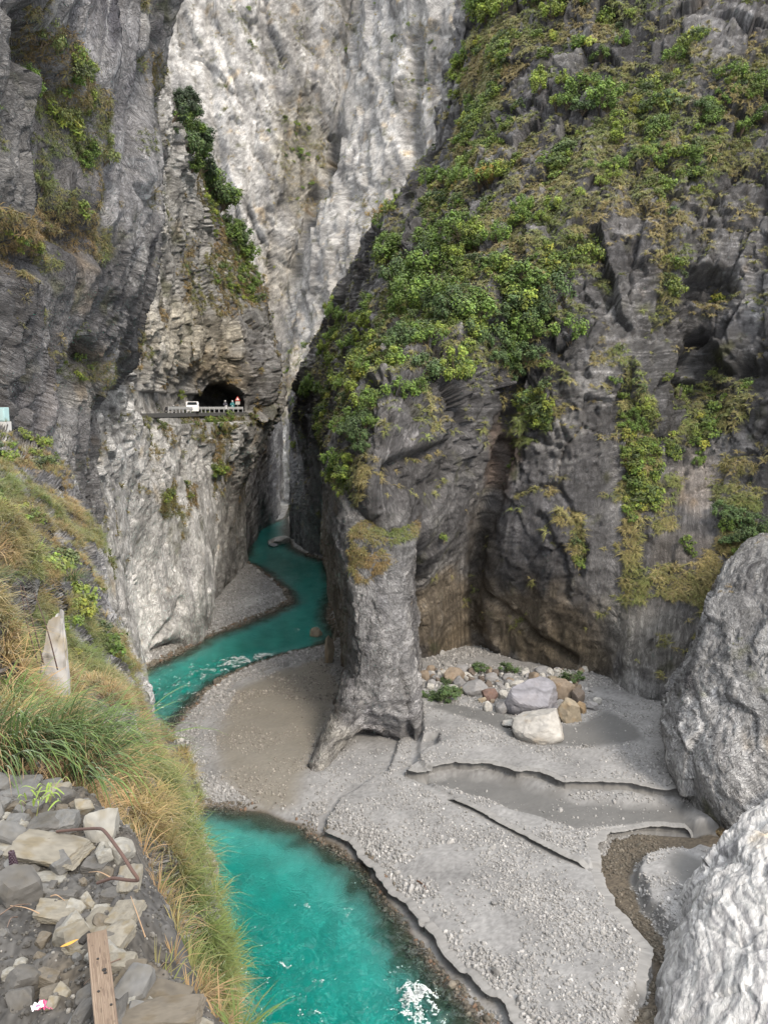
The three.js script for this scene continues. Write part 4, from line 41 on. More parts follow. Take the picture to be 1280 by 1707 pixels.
const GRASS = {"cliff_right":[[27.3,27.1,-87.3,2.6,9.1,7.0,0.8],[26.3,17.0,-84.8,0.9,4.5,7.0,0.9],[25.6,59.2,-99.7,15.6,7.8,39.1,0.45],[34.9,66.3,-100.8,12.1,10.7,30.3,0.5],[13.7,71.6,-120.7,5.1,15.4,12.8,0.6],[8.4,60.2,-117.8,5.1,5.1,12.7,0.7],[8.4,43.4,-96.0,14.0,11.2,34.9,0.6],[-2.9,35.3,-99.2,5.8,10.2,14.6,0.8],[-10.6,28.8,-143.5,5.3,6.4,13.3,0.9],[-8.4,39.2,-142.2,6.3,9.4,15.7,0.8],[-3.5,24.1,-76.9,2.9,3.5,7.2,0.8],[15.4,30.3,-90.3,4.0,4.0,10.0,0.5],[35.5,31.0,-88.9,3.9,5.3,9.9,0.5],[36.9,23.4,-85.0,3.2,3.8,8.0,0.4],[31.7,13.7,-81.6,3.7,4.3,9.3,0.6],[37.4,17.0,-81.1,3.7,2.5,9.2,0.8],[21.2,16.7,-86.3,0.9,3.9,7.0,0.7],[31.5,49.6,-93.0,2.0,10.1,7.0,0.5],[21.2,50.0,-95.0,6.2,4.1,15.4,0.5],[21.2,81.0,-116.5,16.3,4.9,40.7,0.5],[4.9,79.3,-137.9,3.9,15.6,9.7,0.4]],"cliff_left_tunnel":[[-25.1,29.2,-116.7,4.3,3.5,10.8,0.9],[-28.8,65.8,-126.1,5.4,12.6,13.5,0.7],[-23.1,52.9,-132.8,5.8,9.6,14.4,0.8],[-26.5,19.4,-103.7,3.1,3.1,7.8,0.6],[-27.3,27.0,-97.8,2.2,2.2,7.0,0.6],[-28.1,37.0,-92.2,1.0,2.7,7.0,0.6],[-25.9,48.1,-119.0,5.2,6.9,13.0,0.5],[-24.0,23.8,-121.5,1.8,9.1,7.0,0.6],[-26.2,22.7,-69.7,1.0,3.1,7.0,0.7],[-19.6,30.0,-129.3,1.9,3.8,7.0,0.6],[-26.6,41.5,-81.3,1.2,3.5,7.0,0.6]],"cliff_left_overhang":[[-18.1,48.6,-49.4,2.8,3.8,7.0,0.7],[-18.9,39.6,-43.0,1.5,1.5,7.0,0.9],[-19.2,41.8,-52.2,2.3,1.5,7.0,0.7],[-16.8,55.5,-60.8,1.1,3.4,7.0,0.7],[-17.4,60.0,-65.5,0.9,1.8,7.0,0.8],[-22.5,34.0,-58.8,1.7,0.7,7.0,0.9],[-18.8,44.1,-48.7,3.1,2.1,7.8,0.5],[-18.2,50.9,-45.0,1.9,1.3,7.0,0.7],[-23.0,33.7,-61.3,1.8,0.9,7.0,0.9],[-21.7,36.6,-64.4,0.7,2.4,7.0,0.6]],"cliff_back":[[-29.2,117.9,-293.5,10.4,23.0,26.1,0.5],[0.0,93.0,-264.3,15.2,22.8,37.9,0.25],[-42.4,154.9,-288.6,18.2,12.1,45.4,0.3],[-16.7,159.1,-298.4,16.7,12.5,41.7,0.3],[-30.2,42.9,-273.6,10.1,18.1,25.2,0.35],[9.5,136.0,-269.5,7.6,22.7,18.9,0.4]],"cliff_right_pillar":[[1.1,19.8,-74.7,4.5,1.2,11.3,1.6],[-1.6,17.6,-71.2,2.2,3.2,7.0,0.75],[-2.7,13.5,-70.0,1.1,3.2,7.0,0.3]],"cliff_right_buttress":[[31.7,15.2,-74.5,2.3,2.3,7.0,0.5],[27.3,14.0,-66.0,1.0,3.0,7.0,0.3],[30.1,15.3,-64.7,2.5,2.0,7.0,0.35]]};      // grassy patches: centre, radii, density
const BOULDERS = [[14.13,-73.84,4.6,3.51,"a"],[13.91,-67.96,4.04,2.57,"b"],[17.9,-77.65,2.23,2.41,"t"],[19.02,-76.02,1.18,1.74,"d"],[17.15,-71.2,1.89,2.22,"y"],[18.7,-73.24,0.86,1.2,"o"],[10.48,-76.66,1.61,1.13,"r"],[9.31,-79.01,2.02,1.48,"g"],[11.87,-77.65,1.02,0.89,"w"],[9.61,-75.86,0.71,0.56,"y"],[6.98,-79.7,1.11,0.72,"w"],[7.79,-81.13,1.32,1.19,"g"],[7.45,-83.74,2.07,1.64,"t"],[4.15,-83.74,1.17,1.64,"t"],[5.21,-86.52,1.0,1.06,"t"],[2.99,-75.38,1.11,1.79,"y"],[14.26,-81.86,1.65,1.07,"w"],[9.92,-73.69,0.75,0.97,"w"],[11.33,-73.54,1.37,1.2,"g"],[11.52,-69.95,1.31,0.52,"w"],[20.01,-74.14,1.04,0.85,"g"],[20.8,-75.38,0.82,0.74,"w"],[3.46,-74.14,0.58,0.55,"y"],[2.52,-81.49,0.88,1.06,"d"],[11.99,-81.49,1.26,0.93,"g"],[11.58,-84.13,1.3,0.96,"g"],[13.4,-84.52,1.05,0.83,"g"],[10.81,-81.13,0.88,0.93,"d"],[17.63,-86.12,1.6,0.98,"g"],[19.37,-84.91,1.05,0.97,"w"],[18.11,-82.98,1.41,0.95,"y"],[8.73,-86.94,1.34,0.99,"g"],[9.65,-86.12,0.93,0.84,"d"],[16.34,-84.52,1.18,0.83,"t"],[16.94,-82.6,1.02,0.81,"d"]]; // x, z, width, height, kind
const STONES = [[12.56,-87.62,0.8],[11.5,-81.29,0.41],[13.54,-83.53,0.61],[22.18,-85.73,0.48],[19.89,-85.38,0.35],[23.2,-88.11,0.56],[11.89,-81.94,0.54],[9.05,-84.74,0.67],[7.94,-79.13,0.57],[6.14,-86.78,0.43],[18.1,-88.35,0.82],[6.06,-85.85,0.41],[4.88,-80.96,0.69],[6.67,-85.87,0.66],[5.41,-84.62,0.49],[4.42,-86.42,0.67],[5.99,-88.23,0.62],[15.98,-83.25,0.54],[20.93,-84.36,0.48],[21.45,-86.26,0.4],[10.6,-75.66,0.35],[15.78,-80.5,0.64],[16.17,-75.45,0.42],[21.51,-88.65,0.66],[11.71,-83.93,0.48],[17.4,-81.15,0.54],[16.94,-80.8,0.38],[12.86,-81.72,0.32],[19.85,-87.12,0.36],[13.06,-77.95,0.51],[5.65,-83.87,0.71],[20.21,-85.17,0.63],[7.85,-83.83,0.45],[3.46,-84.25,0.66],[13.11,-82.14,0.51],[9.87,-88.18,0.62],[18.28,-82.91,0.52],[17.13,-84.31,0.71],[6.42,-86.89,0.36],[3.72,-88.44,0.56],[12.32,-85.79,0.7],[13.33,-87.33,0.71],[19.67,-88.55,0.64],[19.51,-81.6,0.69],[15.4,-82.46,0.33],[21.21,-84.61,0.36],[10.61,-88.46,0.39],[10.81,-85.03,0.33],[12.2,-86.38,0.47],[18.3,-85.85,0.77],[21.82,-86.3,0.65],[7.56,-83.29,0.51],[3.81,-84.85,0.54],[18.81,-84.48,0.64],[17.36,-78.09,0.67],[22.46,-86.99,0.65],[16.26,-82.7,0.72],[17.81,-84.96,0.48],[8.6,-87.3,0.66],[19.17,-85.99,0.72],[10.35,-81.83,0.36],[15.88,-86.46,0.47],[3.47,-86.08,0.4],[12.38,-88.19,0.6],[23.64,-88.32,0.74],[10.09,-86.46,0.4],[3.52,-87.56,0.37],[16.14,-88.43,0.72],[12.04,-81.92,0.72],[15.68,-85.05,0.52],[12.65,-87.85,0.73],[8.01,-85.56,0.36],[13.19,-78.55,0.4],[17.1,-86.42,0.67],[11.86,-87.16,0.49],[21.37,-87.76,0.66],[5.71,-83.57,0.56],[4.71,-80.43,0.59],[3.83,-78.8,0.53],[12.91,-85.4,0.46],[12.79,-87.47,0.37],[17.7,-88.53,0.39],[9.31,-83.68,0.75],[9.13,-84.08,0.76],[5.1,-85.49,0.49],[7.61,-85.85,0.38],[20.29,-82.63,0.47],[15.84,-77.69,0.33],[7.94,-85.07,0.46],[8.72,-85.52,0.49],[13.2,-82.34,0.7],[14.14,-80.52,0.58],[11.67,-85.99,0.53],[5.49,-77.86,0.43],[10.61,-84.03,0.6],[15.43,-85.67,0.67],[4.03,-82.87,0.37],[19.05,-86.79,0.37],[16.48,-87.41,0.47],[16.14,-82.25,0.39],[10.31,-87.25,0.66],[13.18,-81.79,0.59],[19.34,-79.8,0.39],[12.96,-85.06,0.38],[20.4,-81.2,0.48],[17.36,-76.29,0.46],[20.42,-83.64,0.77],[6.18,-88.58,0.56],[8.38,-79.37,0.38]];
const LEDGE = [[-4.46,-4.257],[-2.69,-4.087],[-1.908,-3.985],[-1.635,-3.889],[-1.432,-3.708],[-1.18,-3.384],[-1.001,-3.074],[-0.93,-2.87],[-0.886,-2.623],[-0.843,-2.498],[-0.693,-2.434],[-0.547,-2.267],[-0.466,-2.093],[-0.336,-1.825],[-0.161,-1.315],[-0.113,-0.846],[-1.72,-0.846]];      // rim of the rubble ledge
const RUBBLE = [[-1.759,-3.683,0.163,0.167,0.7,"g","big grey angular rock at the back of the rubble, under the reeds"],[-1.745,-3.588,0.102,0.071,0.5,"m","flat brownish rock in front of the big grey angular rock"],[-1.638,-3.389,0.081,0.087,0.7,"g","small grey block left of the rusty rod, above the pale slab"],[-1.494,-3.379,0.155,0.147,0.7,"k","dark-sided grey block resting behind the pale flat slab"],[-1.416,-3.389,0.086,0.121,0.8,"g","narrow grey rock touching the end of the rusty rod"],[-1.393,-3.145,0.306,0.188,0.28,"s","large pale beige flat slab in the rubble"],[-1.631,-3.258,0.104,0.097,0.4,"w","whitish slab piece at the left frame edge"],[-1.336,-3.006,0.115,0.09,0.35,"w","white flat piece in front of the pale beige slab"],[-1.32,-2.932,0.075,0.076,0.6,"k","dark grey stone lying on the white flat piece"],[-1.24,-2.885,0.116,0.052,0.35,"k","thin dark slate splinter below the pale slab"],[-1.215,-2.788,0.143,0.106,0.4,"s","beige broken block in the middle of the rubble"],[-1.138,-2.689,0.078,0.081,0.6,"k","dark grey cube-like stone above the fallen orange leaf"],[-1.054,-2.689,0.1,0.228,0.35,"s","long grey-beige slab running towards the plank"],[-0.943,-2.623,0.093,0.143,0.6,"s","beige block near the ledge edge, right of the plank top"],[-0.963,-2.766,0.089,0.15,0.6,"s","beige rock at the ledge edge below the rusty rod"],[-0.882,-2.486,0.085,0.086,0.6,"s","beige rock just right of the top of the plank"],[-0.748,-2.331,0.213,0.152,0.5,"m","largest brown rock at the ledge edge, right of the plank"],[-0.679,-2.225,0.241,0.1,0.4,"m","long layered brown rock along the bottom edge"],[-0.791,-2.279,0.037,0.042,0.7,"w","small cream pebble right of the plank"],[-0.56,-2.201,0.083,0.072,0.6,"s","pale rock at the outer end of the ledge"],[-1.17,-3.074,0.093,0.092,0.6,"k","dark broken stone inside the bend of the rusty rod"],[-1.053,-2.901,0.079,0.076,0.5,"k","dark crumbly stone at the tip of the rusty rod"],[-1.011,-2.981,0.081,0.179,0.5,"s","beige upright edge stone right of the rusty rod"],[-0.917,-2.3,0.038,0.188,0.3,"k","dark slate strip along the left side of the plank"],[-0.804,-2.23,0.044,0.137,0.3,"k","dark slate strip along the right side of the plank"],[-1.065,-2.616,0.047,0.048,0.8,"x","black earthy clod beside the orange leaf"],[-1.119,-2.451,0.076,0.055,0.5,"m","brown flat stone left of the plank"],[-1.057,-2.357,0.077,0.062,0.5,"m","brown stone beside the pink wrapper"],[-1.614,-3.519,0.061,0.056,0.6,"g","little grey stone wedged among the back rocks"],[-1.326,-3.258,0.078,0.052,0.5,"k","dark stone pinned under the rusty rod"],[-1.066,-2.824,0.068,0.057,0.5,"w","whitish chip on the long grey-beige slab"],[-0.932,-2.23,0.055,0.05,0.6,"g","grey stone at the bottom edge left of the plank"]];    // x, z, width, length, flatness, kind, description
const FORE = {"plank":[[-0.942,29.24,-2.44],[-0.728,29.27,-1.933]],"rod":[[-1.398,29.2,-3.238],[-1.292,29.25,-3.162],[-1.164,29.32,-3.045],[-1.1,29.36,-2.963],[-1.031,29.38,-2.857],[-0.957,29.38,-2.754],[-0.901,29.36,-2.687],[-0.875,29.33,-2.673],[-0.932,29.3,-2.721],[-1.005,29.27,-2.78],[-1.092,29.2,-2.861]],"wrapper":[-1.053,29.2,-2.288],"leaf":[-1.073,29.24,-2.533],"cone":[-1.476,29.24,-3.01],"reeds":[[-2.206,29.1,-4.137],[-1.995,29.1,-4.1],[-1.873,29.05,-4.308],[-1.658,29.0,-4.132]],"sprigs":[[-1.55,29.18,-3.529],[-1.559,29.18,-3.408]],"whiterock":[-3.27,28.06,-7.6],"tufts":[[-2.93,28.83,-6.0],[-3.74,28.83,-7.5],[-3.69,28.56,-8.0],[-3.2,27.1,-8.5],[-4.52,29.1,-9.0],[-5.54,28.04,-14.0]],"sprout":[-1.53,24.57,-7.5],"stems":[[-3.09,28.81,-7.0],[-3.08,28.77,-7.1],[-3.0,28.69,-7.2]],"stick":[2.48,1.2,-47.62]};
const ROAD = {"outer":[[-28.02,30.3,-96.0],[-27.58,30.3,-98.5],[-27.08,30.3,-103.0],[-26.23,30.3,-110.0],[-25.02,30.3,-116.5],[-23.22,30.3,-121.5],[-21.56,30.3,-125.5]],"car":[-26.82,30.3,-113.5],"bikes":[[-23.76,30.3,-121.5],[-23.05,30.3,-123.5],[-27.82,30.3,-105.5]],"sign":[-22.86,30.3,-127.0],"box":[-17.02,30.2,-36.0]};
const EXTRA = [[-9.32,-107.46,1.81,1.48,"y","yellowish white rock at the water edge left of the rock fin"],[-6.52,-92.87,1.29,3.73,"y","upright pale rock leaning on the back of the rock fin"],[-24.12,-183.26,5.54,2.22,"w","low white rock island in the far bend of the river"],[-25.09,-179.2,2.71,1.08,"g","small grey rock beside the white rock island"]];      // rocks in and by the river: x, z, width, height, kind, description
const BUSHES = [[4.94,-77.65,1.54,"dark green bush between the rock fin and the boulders, leftmost"],[5.81,-76.34,1.71,"largest dark green bush left of the boulders"],[6.78,-77.99,1.26,"dark green bush touching the white stones"],[6.91,-82.6,1.23,"dark green bush behind the white stones"],[10.74,-86.94,1.29,"green bush at the grotto back wall, left one"],[13.5,-86.52,1.39,"green bush at the grotto back wall, middle one"],[20.64,-83.36,1.65,"dark green bush behind the tan boulders at the right"]];    // bushes among the boulders: x, z, radius, description

// ---------------------------------------------------------------- noise
function rng(seed) { let a = seed >>> 0; return () => { a = (a + 0x6D2B79F5) >>> 0; let t = Math.imul(a ^ (a >>> 15), 1 | a); t = (t + Math.imul(t ^ (t >>> 7), 61 | t)) ^ t; return ((t ^ (t >>> 14)) >>> 0) / 4294967296; }; }
const PERM = new Uint8Array(512); { const r = rng(11), p = [...Array(256).keys()]; for (let i = 255; i > 0; i--) { const j = Math.floor(r() * (i + 1)); [p[i], p[j]] = [p[j], p[i]]; } for (let i = 0; i < 512; i++) PERM[i] = p[i & 255]; }
const gr = (h, x, y, z) => { h &= 15; const u = h < 8 ? x : y, v = h < 4 ? y : (h === 12 || h === 14 ? x : z); return ((h & 1) ? -u : u) + ((h & 2) ? -v : v); };
function n3(x, y, z) {
  const fx = Math.floor(x), fy = Math.floor(y), fz = Math.floor(z), X = fx & 255, Y = fy & 255, Z = fz & 255;
  x -= fx; y -= fy; z -= fz;
  const u = x * x * x * (x * (x * 6 - 15) + 10), v = y * y * y * (y * (y * 6 - 15) + 10), w = z * z * z * (z * (z * 6 - 15) + 10);
  const A = PERM[X] + Y, AA = PERM[A] + Z, AB = PERM[A + 1] + Z, B = PERM[X + 1] + Y, BA = PERM[B] + Z, BB = PERM[B + 1] + Z;
  const a = gr(PERM[AA], x, y, z), b = gr(PERM[BA], x - 1, y, z), c = gr(PERM[AB], x, y - 1, z), d = gr(PERM[BB], x - 1, y - 1, z);
  const e = gr(PERM[AA + 1], x, y, z - 1), f = gr(PERM[BA + 1], x - 1, y, z - 1), g = gr(PERM[AB + 1], x, y - 1, z - 1), h = gr(PERM[BB + 1], x - 1, y - 1, z - 1);
  const i = a + u * (b - a), j = c + u * (d - c), k = e + u * (f - e), l = g + u * (h - g), m = i + v * (j - i), n = k + v * (l - k);
  return m + w * (n - m);
}
function fbm(x, y, z, o = 4) { let s = 0, a = .5; for (let i = 0; i < o; i++) { s += a * n3(x, y, z); x = x * 2.03 + 3.1; y = y * 2.03 + 1.7; z = z * 2.03 + 5.3; a *= .5; } return s * 1.6; }
function ridge(x, y, z, o = 3) { let s = 0, a = .55; for (let i = 0; i < o; i++) { s += a * (1 - 2.2 * Math.abs(n3(x, y, z))); x = x * 2.07 + 3.1; y = y * 2.07; z = z * 2.07 + 5.3; a *= .5; } return s; }
const hash = (x, y, z) => { let h = (Math.imul(x, 374761393) + Math.imul(y, 668265263) + Math.imul(z, 2147483647 - 1274126177)) | 0; h = Math.imul(h ^ (h >>> 13), 1274126177); h ^= h >>> 16; return h >>> 0; };
// blocks: every cell of broken rock is a tilted plane of its own; returns [height, distance to the joint]
const cell = [0, 0, 0];
function blocks(x, y, z, tilt) {
  const X = Math.floor(x), Y = Math.floor(y), Z = Math.floor(z); let d1 = 9, d2 = 9, bh = 0, bx = 0, by = 0, bz = 0;
  for (let i = -1; i < 2; i++) for (let j = -1; j < 2; j++) for (let k = -1; k < 2; k++) {
    const h = hash(X + i, Y + j, Z + k), dx = X + i + (h & 1023) / 1023 - x, dy = Y + j + ((h >> 10) & 1023) / 1023 - y, dz = Z + k + ((h >> 20) & 1023) / 1023 - z, d = dx * dx + dy * dy + dz * dz;
    if (d < d1) { d2 = d1; d1 = d; bh = h; bx = dx; by = dy; bz = dz; } else if (d < d2) d2 = d;
  }
  const g = Math.imul(bh, 2654435761) >>> 0, a = (g & 255) / 255 - .5, b = ((g >> 8) & 255) / 255 - .5, c = ((g >> 16) & 255) / 255 - .5, e = ((g >>> 24) & 255) / 255 - .5;
  cell[0] = e * .6 + tilt * (a * bx + b * by + c * bz); cell[1] = Math.sqrt(d2) - Math.sqrt(d1); cell[2] = b;
  return cell;
}
const sat = (x) => x < 0 ? 0 : x > 1 ? 1 : x, sm = (a, b, x) => { const t = sat((x - a) / (b - a)); return t * t * (3 - 2 * t); }, mix = (a, b, t) => a + (b - a) * t;

// ---------------------------------------------------------------- naming helpers
const used = new Map();
const numbered = (n) => { const k = used.get(n) ?? 0; used.set(n, k + 1); return k ? `${n}_${String(k).padStart(3, '0')}` : n; };
function tag(o, label, category, group, kind) { if (label) o.userData.label = label; if (category) o.userData.category = category; if (group) o.userData.group = group; if (kind) o.userData.kind = kind; return o; }
function add(name, geo, mat, parent = scene) { const m = new THREE.Mesh(geo, mat); m.name = parent === scene ? numbered(name) : name; m.castShadow = m.receiveShadow = true; parent.add(m); return m; }
function thing(name, label, category, x = 0, y = 0, z = 0, turn = 0, group) { const g = new THREE.Group(); g.name = numbered(name); g.position.set(x, y, z); g.rotation.y = turn; scene.add(g); return tag(g, label, category, group); }

// ---------------------------------------------------------------- cliffs
// A cliff is a smooth sheet through its surveyed points; broken, fluted and bedded relief is then raised on it.
function loft(L) {
  const { rows: R, cols: C, nu, nv, p } = L, g = (r, c, k) => p[(r * C + c) * 3 + k];
  const G = (r, c, k) => { // points beyond the rim continue straight on
    if (r < 0) return 2 * G(0, c, k) - G(1, c, k); if (r >= R) return 2 * G(R - 1, c, k) - G(R - 2, c, k);
    if (c < 0) return 2 * g(r, 0, k) - g(r, 1, k); if (c >= C) return 2 * g(r, C - 1, k) - g(r, C - 2, k);
    return g(r, c, k);
  };
  const params = (n) => { const o = []; n.forEach((m, i) => { for (let j = 0; j < m; j++) o.push([i, j / m]); }); o.push([n.length - 1, 1]); return o; };
  const us = params(nu), vs = params(nv), W = (t) => [(-t + 2 * t * t - t * t * t) / 2, (2 - 5 * t * t + 3 * t * t * t) / 2, (t + 4 * t * t - 3 * t * t * t) / 2, (-t * t + t * t * t) / 2];
  const U = us.length, V = vs.length, pos = new Float32Array(U * V * 3), wu = us.map(([, t]) => W(t));
  const line = new Float32Array(C * 3 + 6);
  for (let j = 0; j < V; j++) {
    const [r, t] = vs[j], w = W(t);
    for (let c = -1; c <= C; c++) for (let k = 0; k < 3; k++) line[(c + 1) * 3 + k] = w[0] * G(r - 1, c, k) + w[1] * G(r, c, k) + w[2] * G(r + 1, c, k) + w[3] * G(r + 2, c, k);
    for (let i = 0; i < U; i++) { const c = us[i][0], q = wu[i]; for (let k = 0; k < 3; k++) pos[(j * U + i) * 3 + k] = q[0] * line[c * 3 + k] + q[1] * line[(c + 1) * 3 + k] + q[2] * line[(c + 2) * 3 + k] + q[3] * line[(c + 3) * 3 + k]; }
  }
  return { pos, U, V };
}
function gridNormals(pos, U, V) {
  const n = new Float32Array(U * V * 3);
  for (let j = 0; j < V; j++) for (let i = 0; i < U; i++) {
    const a = (j * U + Math.max(i - 1, 0)) * 3, b = (j * U + Math.min(i + 1, U - 1)) * 3, c = (Math.max(j - 1, 0) * U + i) * 3, d = (Math.min(j + 1, V - 1) * U + i) * 3, o = (j * U + i) * 3;
    const ux = pos[b] - pos[a], uy = pos[b + 1] - pos[a + 1], uz = pos[b + 2] - pos[a + 2], vx = pos[d] - pos[c], vy = pos[d + 1] - pos[c + 1], vz = pos[d + 2] - pos[c + 2];
    let x = uy * vz - uz * vy, y = uz * vx - ux * vz, z = ux * vy - uy * vx; const l = Math.hypot(x, y, z) || 1;
    n[o] = x / l; n[o + 1] = y / l; n[o + 2] = z / l;
  }
  return n;
}
function gridIndex(U, V) { const ix = new Uint32Array((U - 1) * (V - 1) * 6); let k = 0; for (let j = 0; j < V - 1; j++) for (let i = 0; i < U - 1; i++) { const a = j * U + i, b = a + 1, c = a + U, d = c + 1; ix[k++] = a; ix[k++] = b; ix[k++] = d; ix[k++] = a; ix[k++] = d; ix[k++] = c; } return ix; }
const CLIFFS = {};
// fine grain of broken marble, tiling every 11 m: chips, hairline joints and specks around a mean of one
function rockGrain(N) {
  const d = new Float32Array(N * N * 4), pn = (x, y, p, o) => { const X = Math.floor(x), Y = Math.floor(y), fx = x - X, fy = y - Y, u = fx * fx * (3 - 2 * fx), v = fy * fy * (3 - 2 * fy), h = (i, j) => (hash(((X + i) % p + p) % p, ((Y + j) % p + p) % p, o) & 65535) / 65535; return mix(mix(h(0, 0), h(1, 0), u), mix(h(0, 1), h(1, 1), u), v) - .5; };
  const wor = (x, y, p, o) => { const X = Math.floor(x), Y = Math.floor(y); let d1 = 9, d2 = 9, id = 0; for (let i = -1; i < 2; i++) for (let j = -1; j < 2; j++) { const h = hash(((X + i) % p + p) % p, ((Y + j) % p + p) % p, o), dx = X + i + (h & 1023) / 1023 - x, dy = Y + j + ((h >> 10) & 1023) / 1023 - y, q = dx * dx + dy * dy; if (q < d1) { d2 = d1; d1 = q; id = h; } else if (q < d2) d2 = q; } W2[0] = Math.sqrt(d2) - Math.sqrt(d1); W2[1] = ((id >>> 20) & 255) / 255 - .5; }, W2 = [0, 0];
  for (let j = 0; j < N; j++) for (let i = 0; i < N; i++) {
    const u = i / N, v = j / N, wx = pn(u * 12, v * 12, 12, 1) * .08 + pn(u * 40, v * 40, 40, 2) * .025; let t = 1;
    wor((u + wx) * 12, (v + wx * .7) * 12, 12, 3); t += .28 * W2[1] - .24 * (1 - sm(0, .05, W2[0])) * (pn(u * 9, v * 9, 9, 8) > -.05 ? 1 : .2);
    wor((u + wx * .6) * 34, (v - wx * .5) * 34, 34, 4); t += .3 * W2[1] - .22 * (1 - sm(0, .08, W2[0]));
    wor((u - wx * .4) * 90, (v + wx) * 90, 90, 5); t += .3 * W2[1];
    t += .3 * pn(u * 60, v * 60, 60, 6) + .3 * pn(u * 150, v * 40, 600, 7) + .25 * pn(u * 220, v * 220, 220, 9);
    const k = (j * N + i) * 4; d[k] = d[k + 1] = d[k + 2] = Math.max(.25, t); d[k + 3] = 1;
  }
  const t = new THREE.DataTexture(d, N, N, THREE.RGBAFormat, THREE.FloatType); t.wrapS = t.wrapT = THREE.RepeatWrapping; t.magFilter = THREE.LinearFilter; t.needsUpdate = true; return t;
}
const grain = rockGrain(1024);
const rockMat = new THREE.MeshStandardMaterial({ vertexColors: true, roughness: .85, map: grain, bumpMap: grain, bumpScale: .18 });
const softGrain = (() => { const d = Float32Array.from(grain.image.data, (v, i) => i % 4 === 3 ? 1 : 1 + (v - 1) * .4), t = new THREE.DataTexture(d, 1024, 1024, THREE.RGBAFormat, THREE.FloatType); t.wrapS = t.wrapT = THREE.RepeatWrapping; t.magFilter = THREE.LinearFilter; t.needsUpdate = true; return t; })();
const polishedMat = new THREE.MeshStandardMaterial({ vertexColors: true, roughness: .7, map: softGrain, bumpMap: softGrain, bumpScale: .1 });
function cliff(name, label, S) {
  const { pos, U, V } = loft(LOFTS[name]), nrm = gridNormals(pos, U, V), col = new Float32Array(pos.length), o = { d: 0, r: 0, g: 0, b: 0 };
  for (let i = 0; i < U * V; i++) {
    const k = i * 3, x = pos[k], y = pos[k + 1], z = pos[k + 2];
    S(x, y, z, o, nrm[k], nrm[k + 1], nrm[k + 2]);
    pos[k] = x + nrm[k] * o.d + (o.x || 0); pos[k + 1] = y + nrm[k + 1] * o.d + (o.y || 0); pos[k + 2] = z + nrm[k + 2] * o.d + (o.z || 0);
    col[k] = o.r; col[k + 1] = o.g; col[k + 2] = o.b;
  }
  const geo = new THREE.BufferGeometry();
  geo.setAttribute('position', new THREE.BufferAttribute(pos, 3)); geo.setAttribute('color', new THREE.BufferAttribute(col, 3)); geo.setIndex(new THREE.BufferAttribute(gridIndex(U, V), 1));
  // metres along the surface, measured along each row and column from the middle ones
  const uv = new Float32Array(U * V * 2), mj = V >> 1, mi = U >> 1, len = (a, b) => Math.min(2, Math.hypot(pos[a] - pos[b], pos[a + 1] - pos[b + 1], pos[a + 2] - pos[b + 2])) / 11;
  for (let j = 0; j < V; j++) { for (let i = mi + 1; i < U; i++) uv[(j * U + i) * 2] = uv[(j * U + i - 1) * 2] + len((j * U + i) * 3, (j * U + i - 1) * 3); for (let i = mi - 1; i >= 0; i--) uv[(j * U + i) * 2] = uv[(j * U + i + 1) * 2] - len((j * U + i) * 3, (j * U + i + 1) * 3); }
  for (let i = 0; i < U; i++) { for (let j = mj + 1; j < V; j++) uv[(j * U + i) * 2 + 1] = uv[((j - 1) * U + i) * 2 + 1] + len((j * U + i) * 3, ((j - 1) * U + i) * 3); for (let j = mj - 1; j >= 0; j--) uv[(j * U + i) * 2 + 1] = uv[((j + 1) * U + i) * 2 + 1] - len((j * U + i) * 3, ((j + 1) * U + i) * 3); }
  for (let k = 0; k < U * V; k++) { const w = n3(pos[k * 3] * .05, pos[k * 3 + 1] * .05, pos[k * 3 + 2] * .05) * .4; uv[k * 2] += w; uv[k * 2 + 1] += w * .6; }
  geo.setAttribute('uv', new THREE.BufferAttribute(uv, 2));
  geo.computeVertexNormals();
  CLIFFS[name] = { pos, nrm: geo.attributes.normal.array, U, V };
  const m = add(name, geo, /foreground/.test(name) ? polishedMat : rockMat); tag(m, label, null, null, 'structure');
  return m;
}
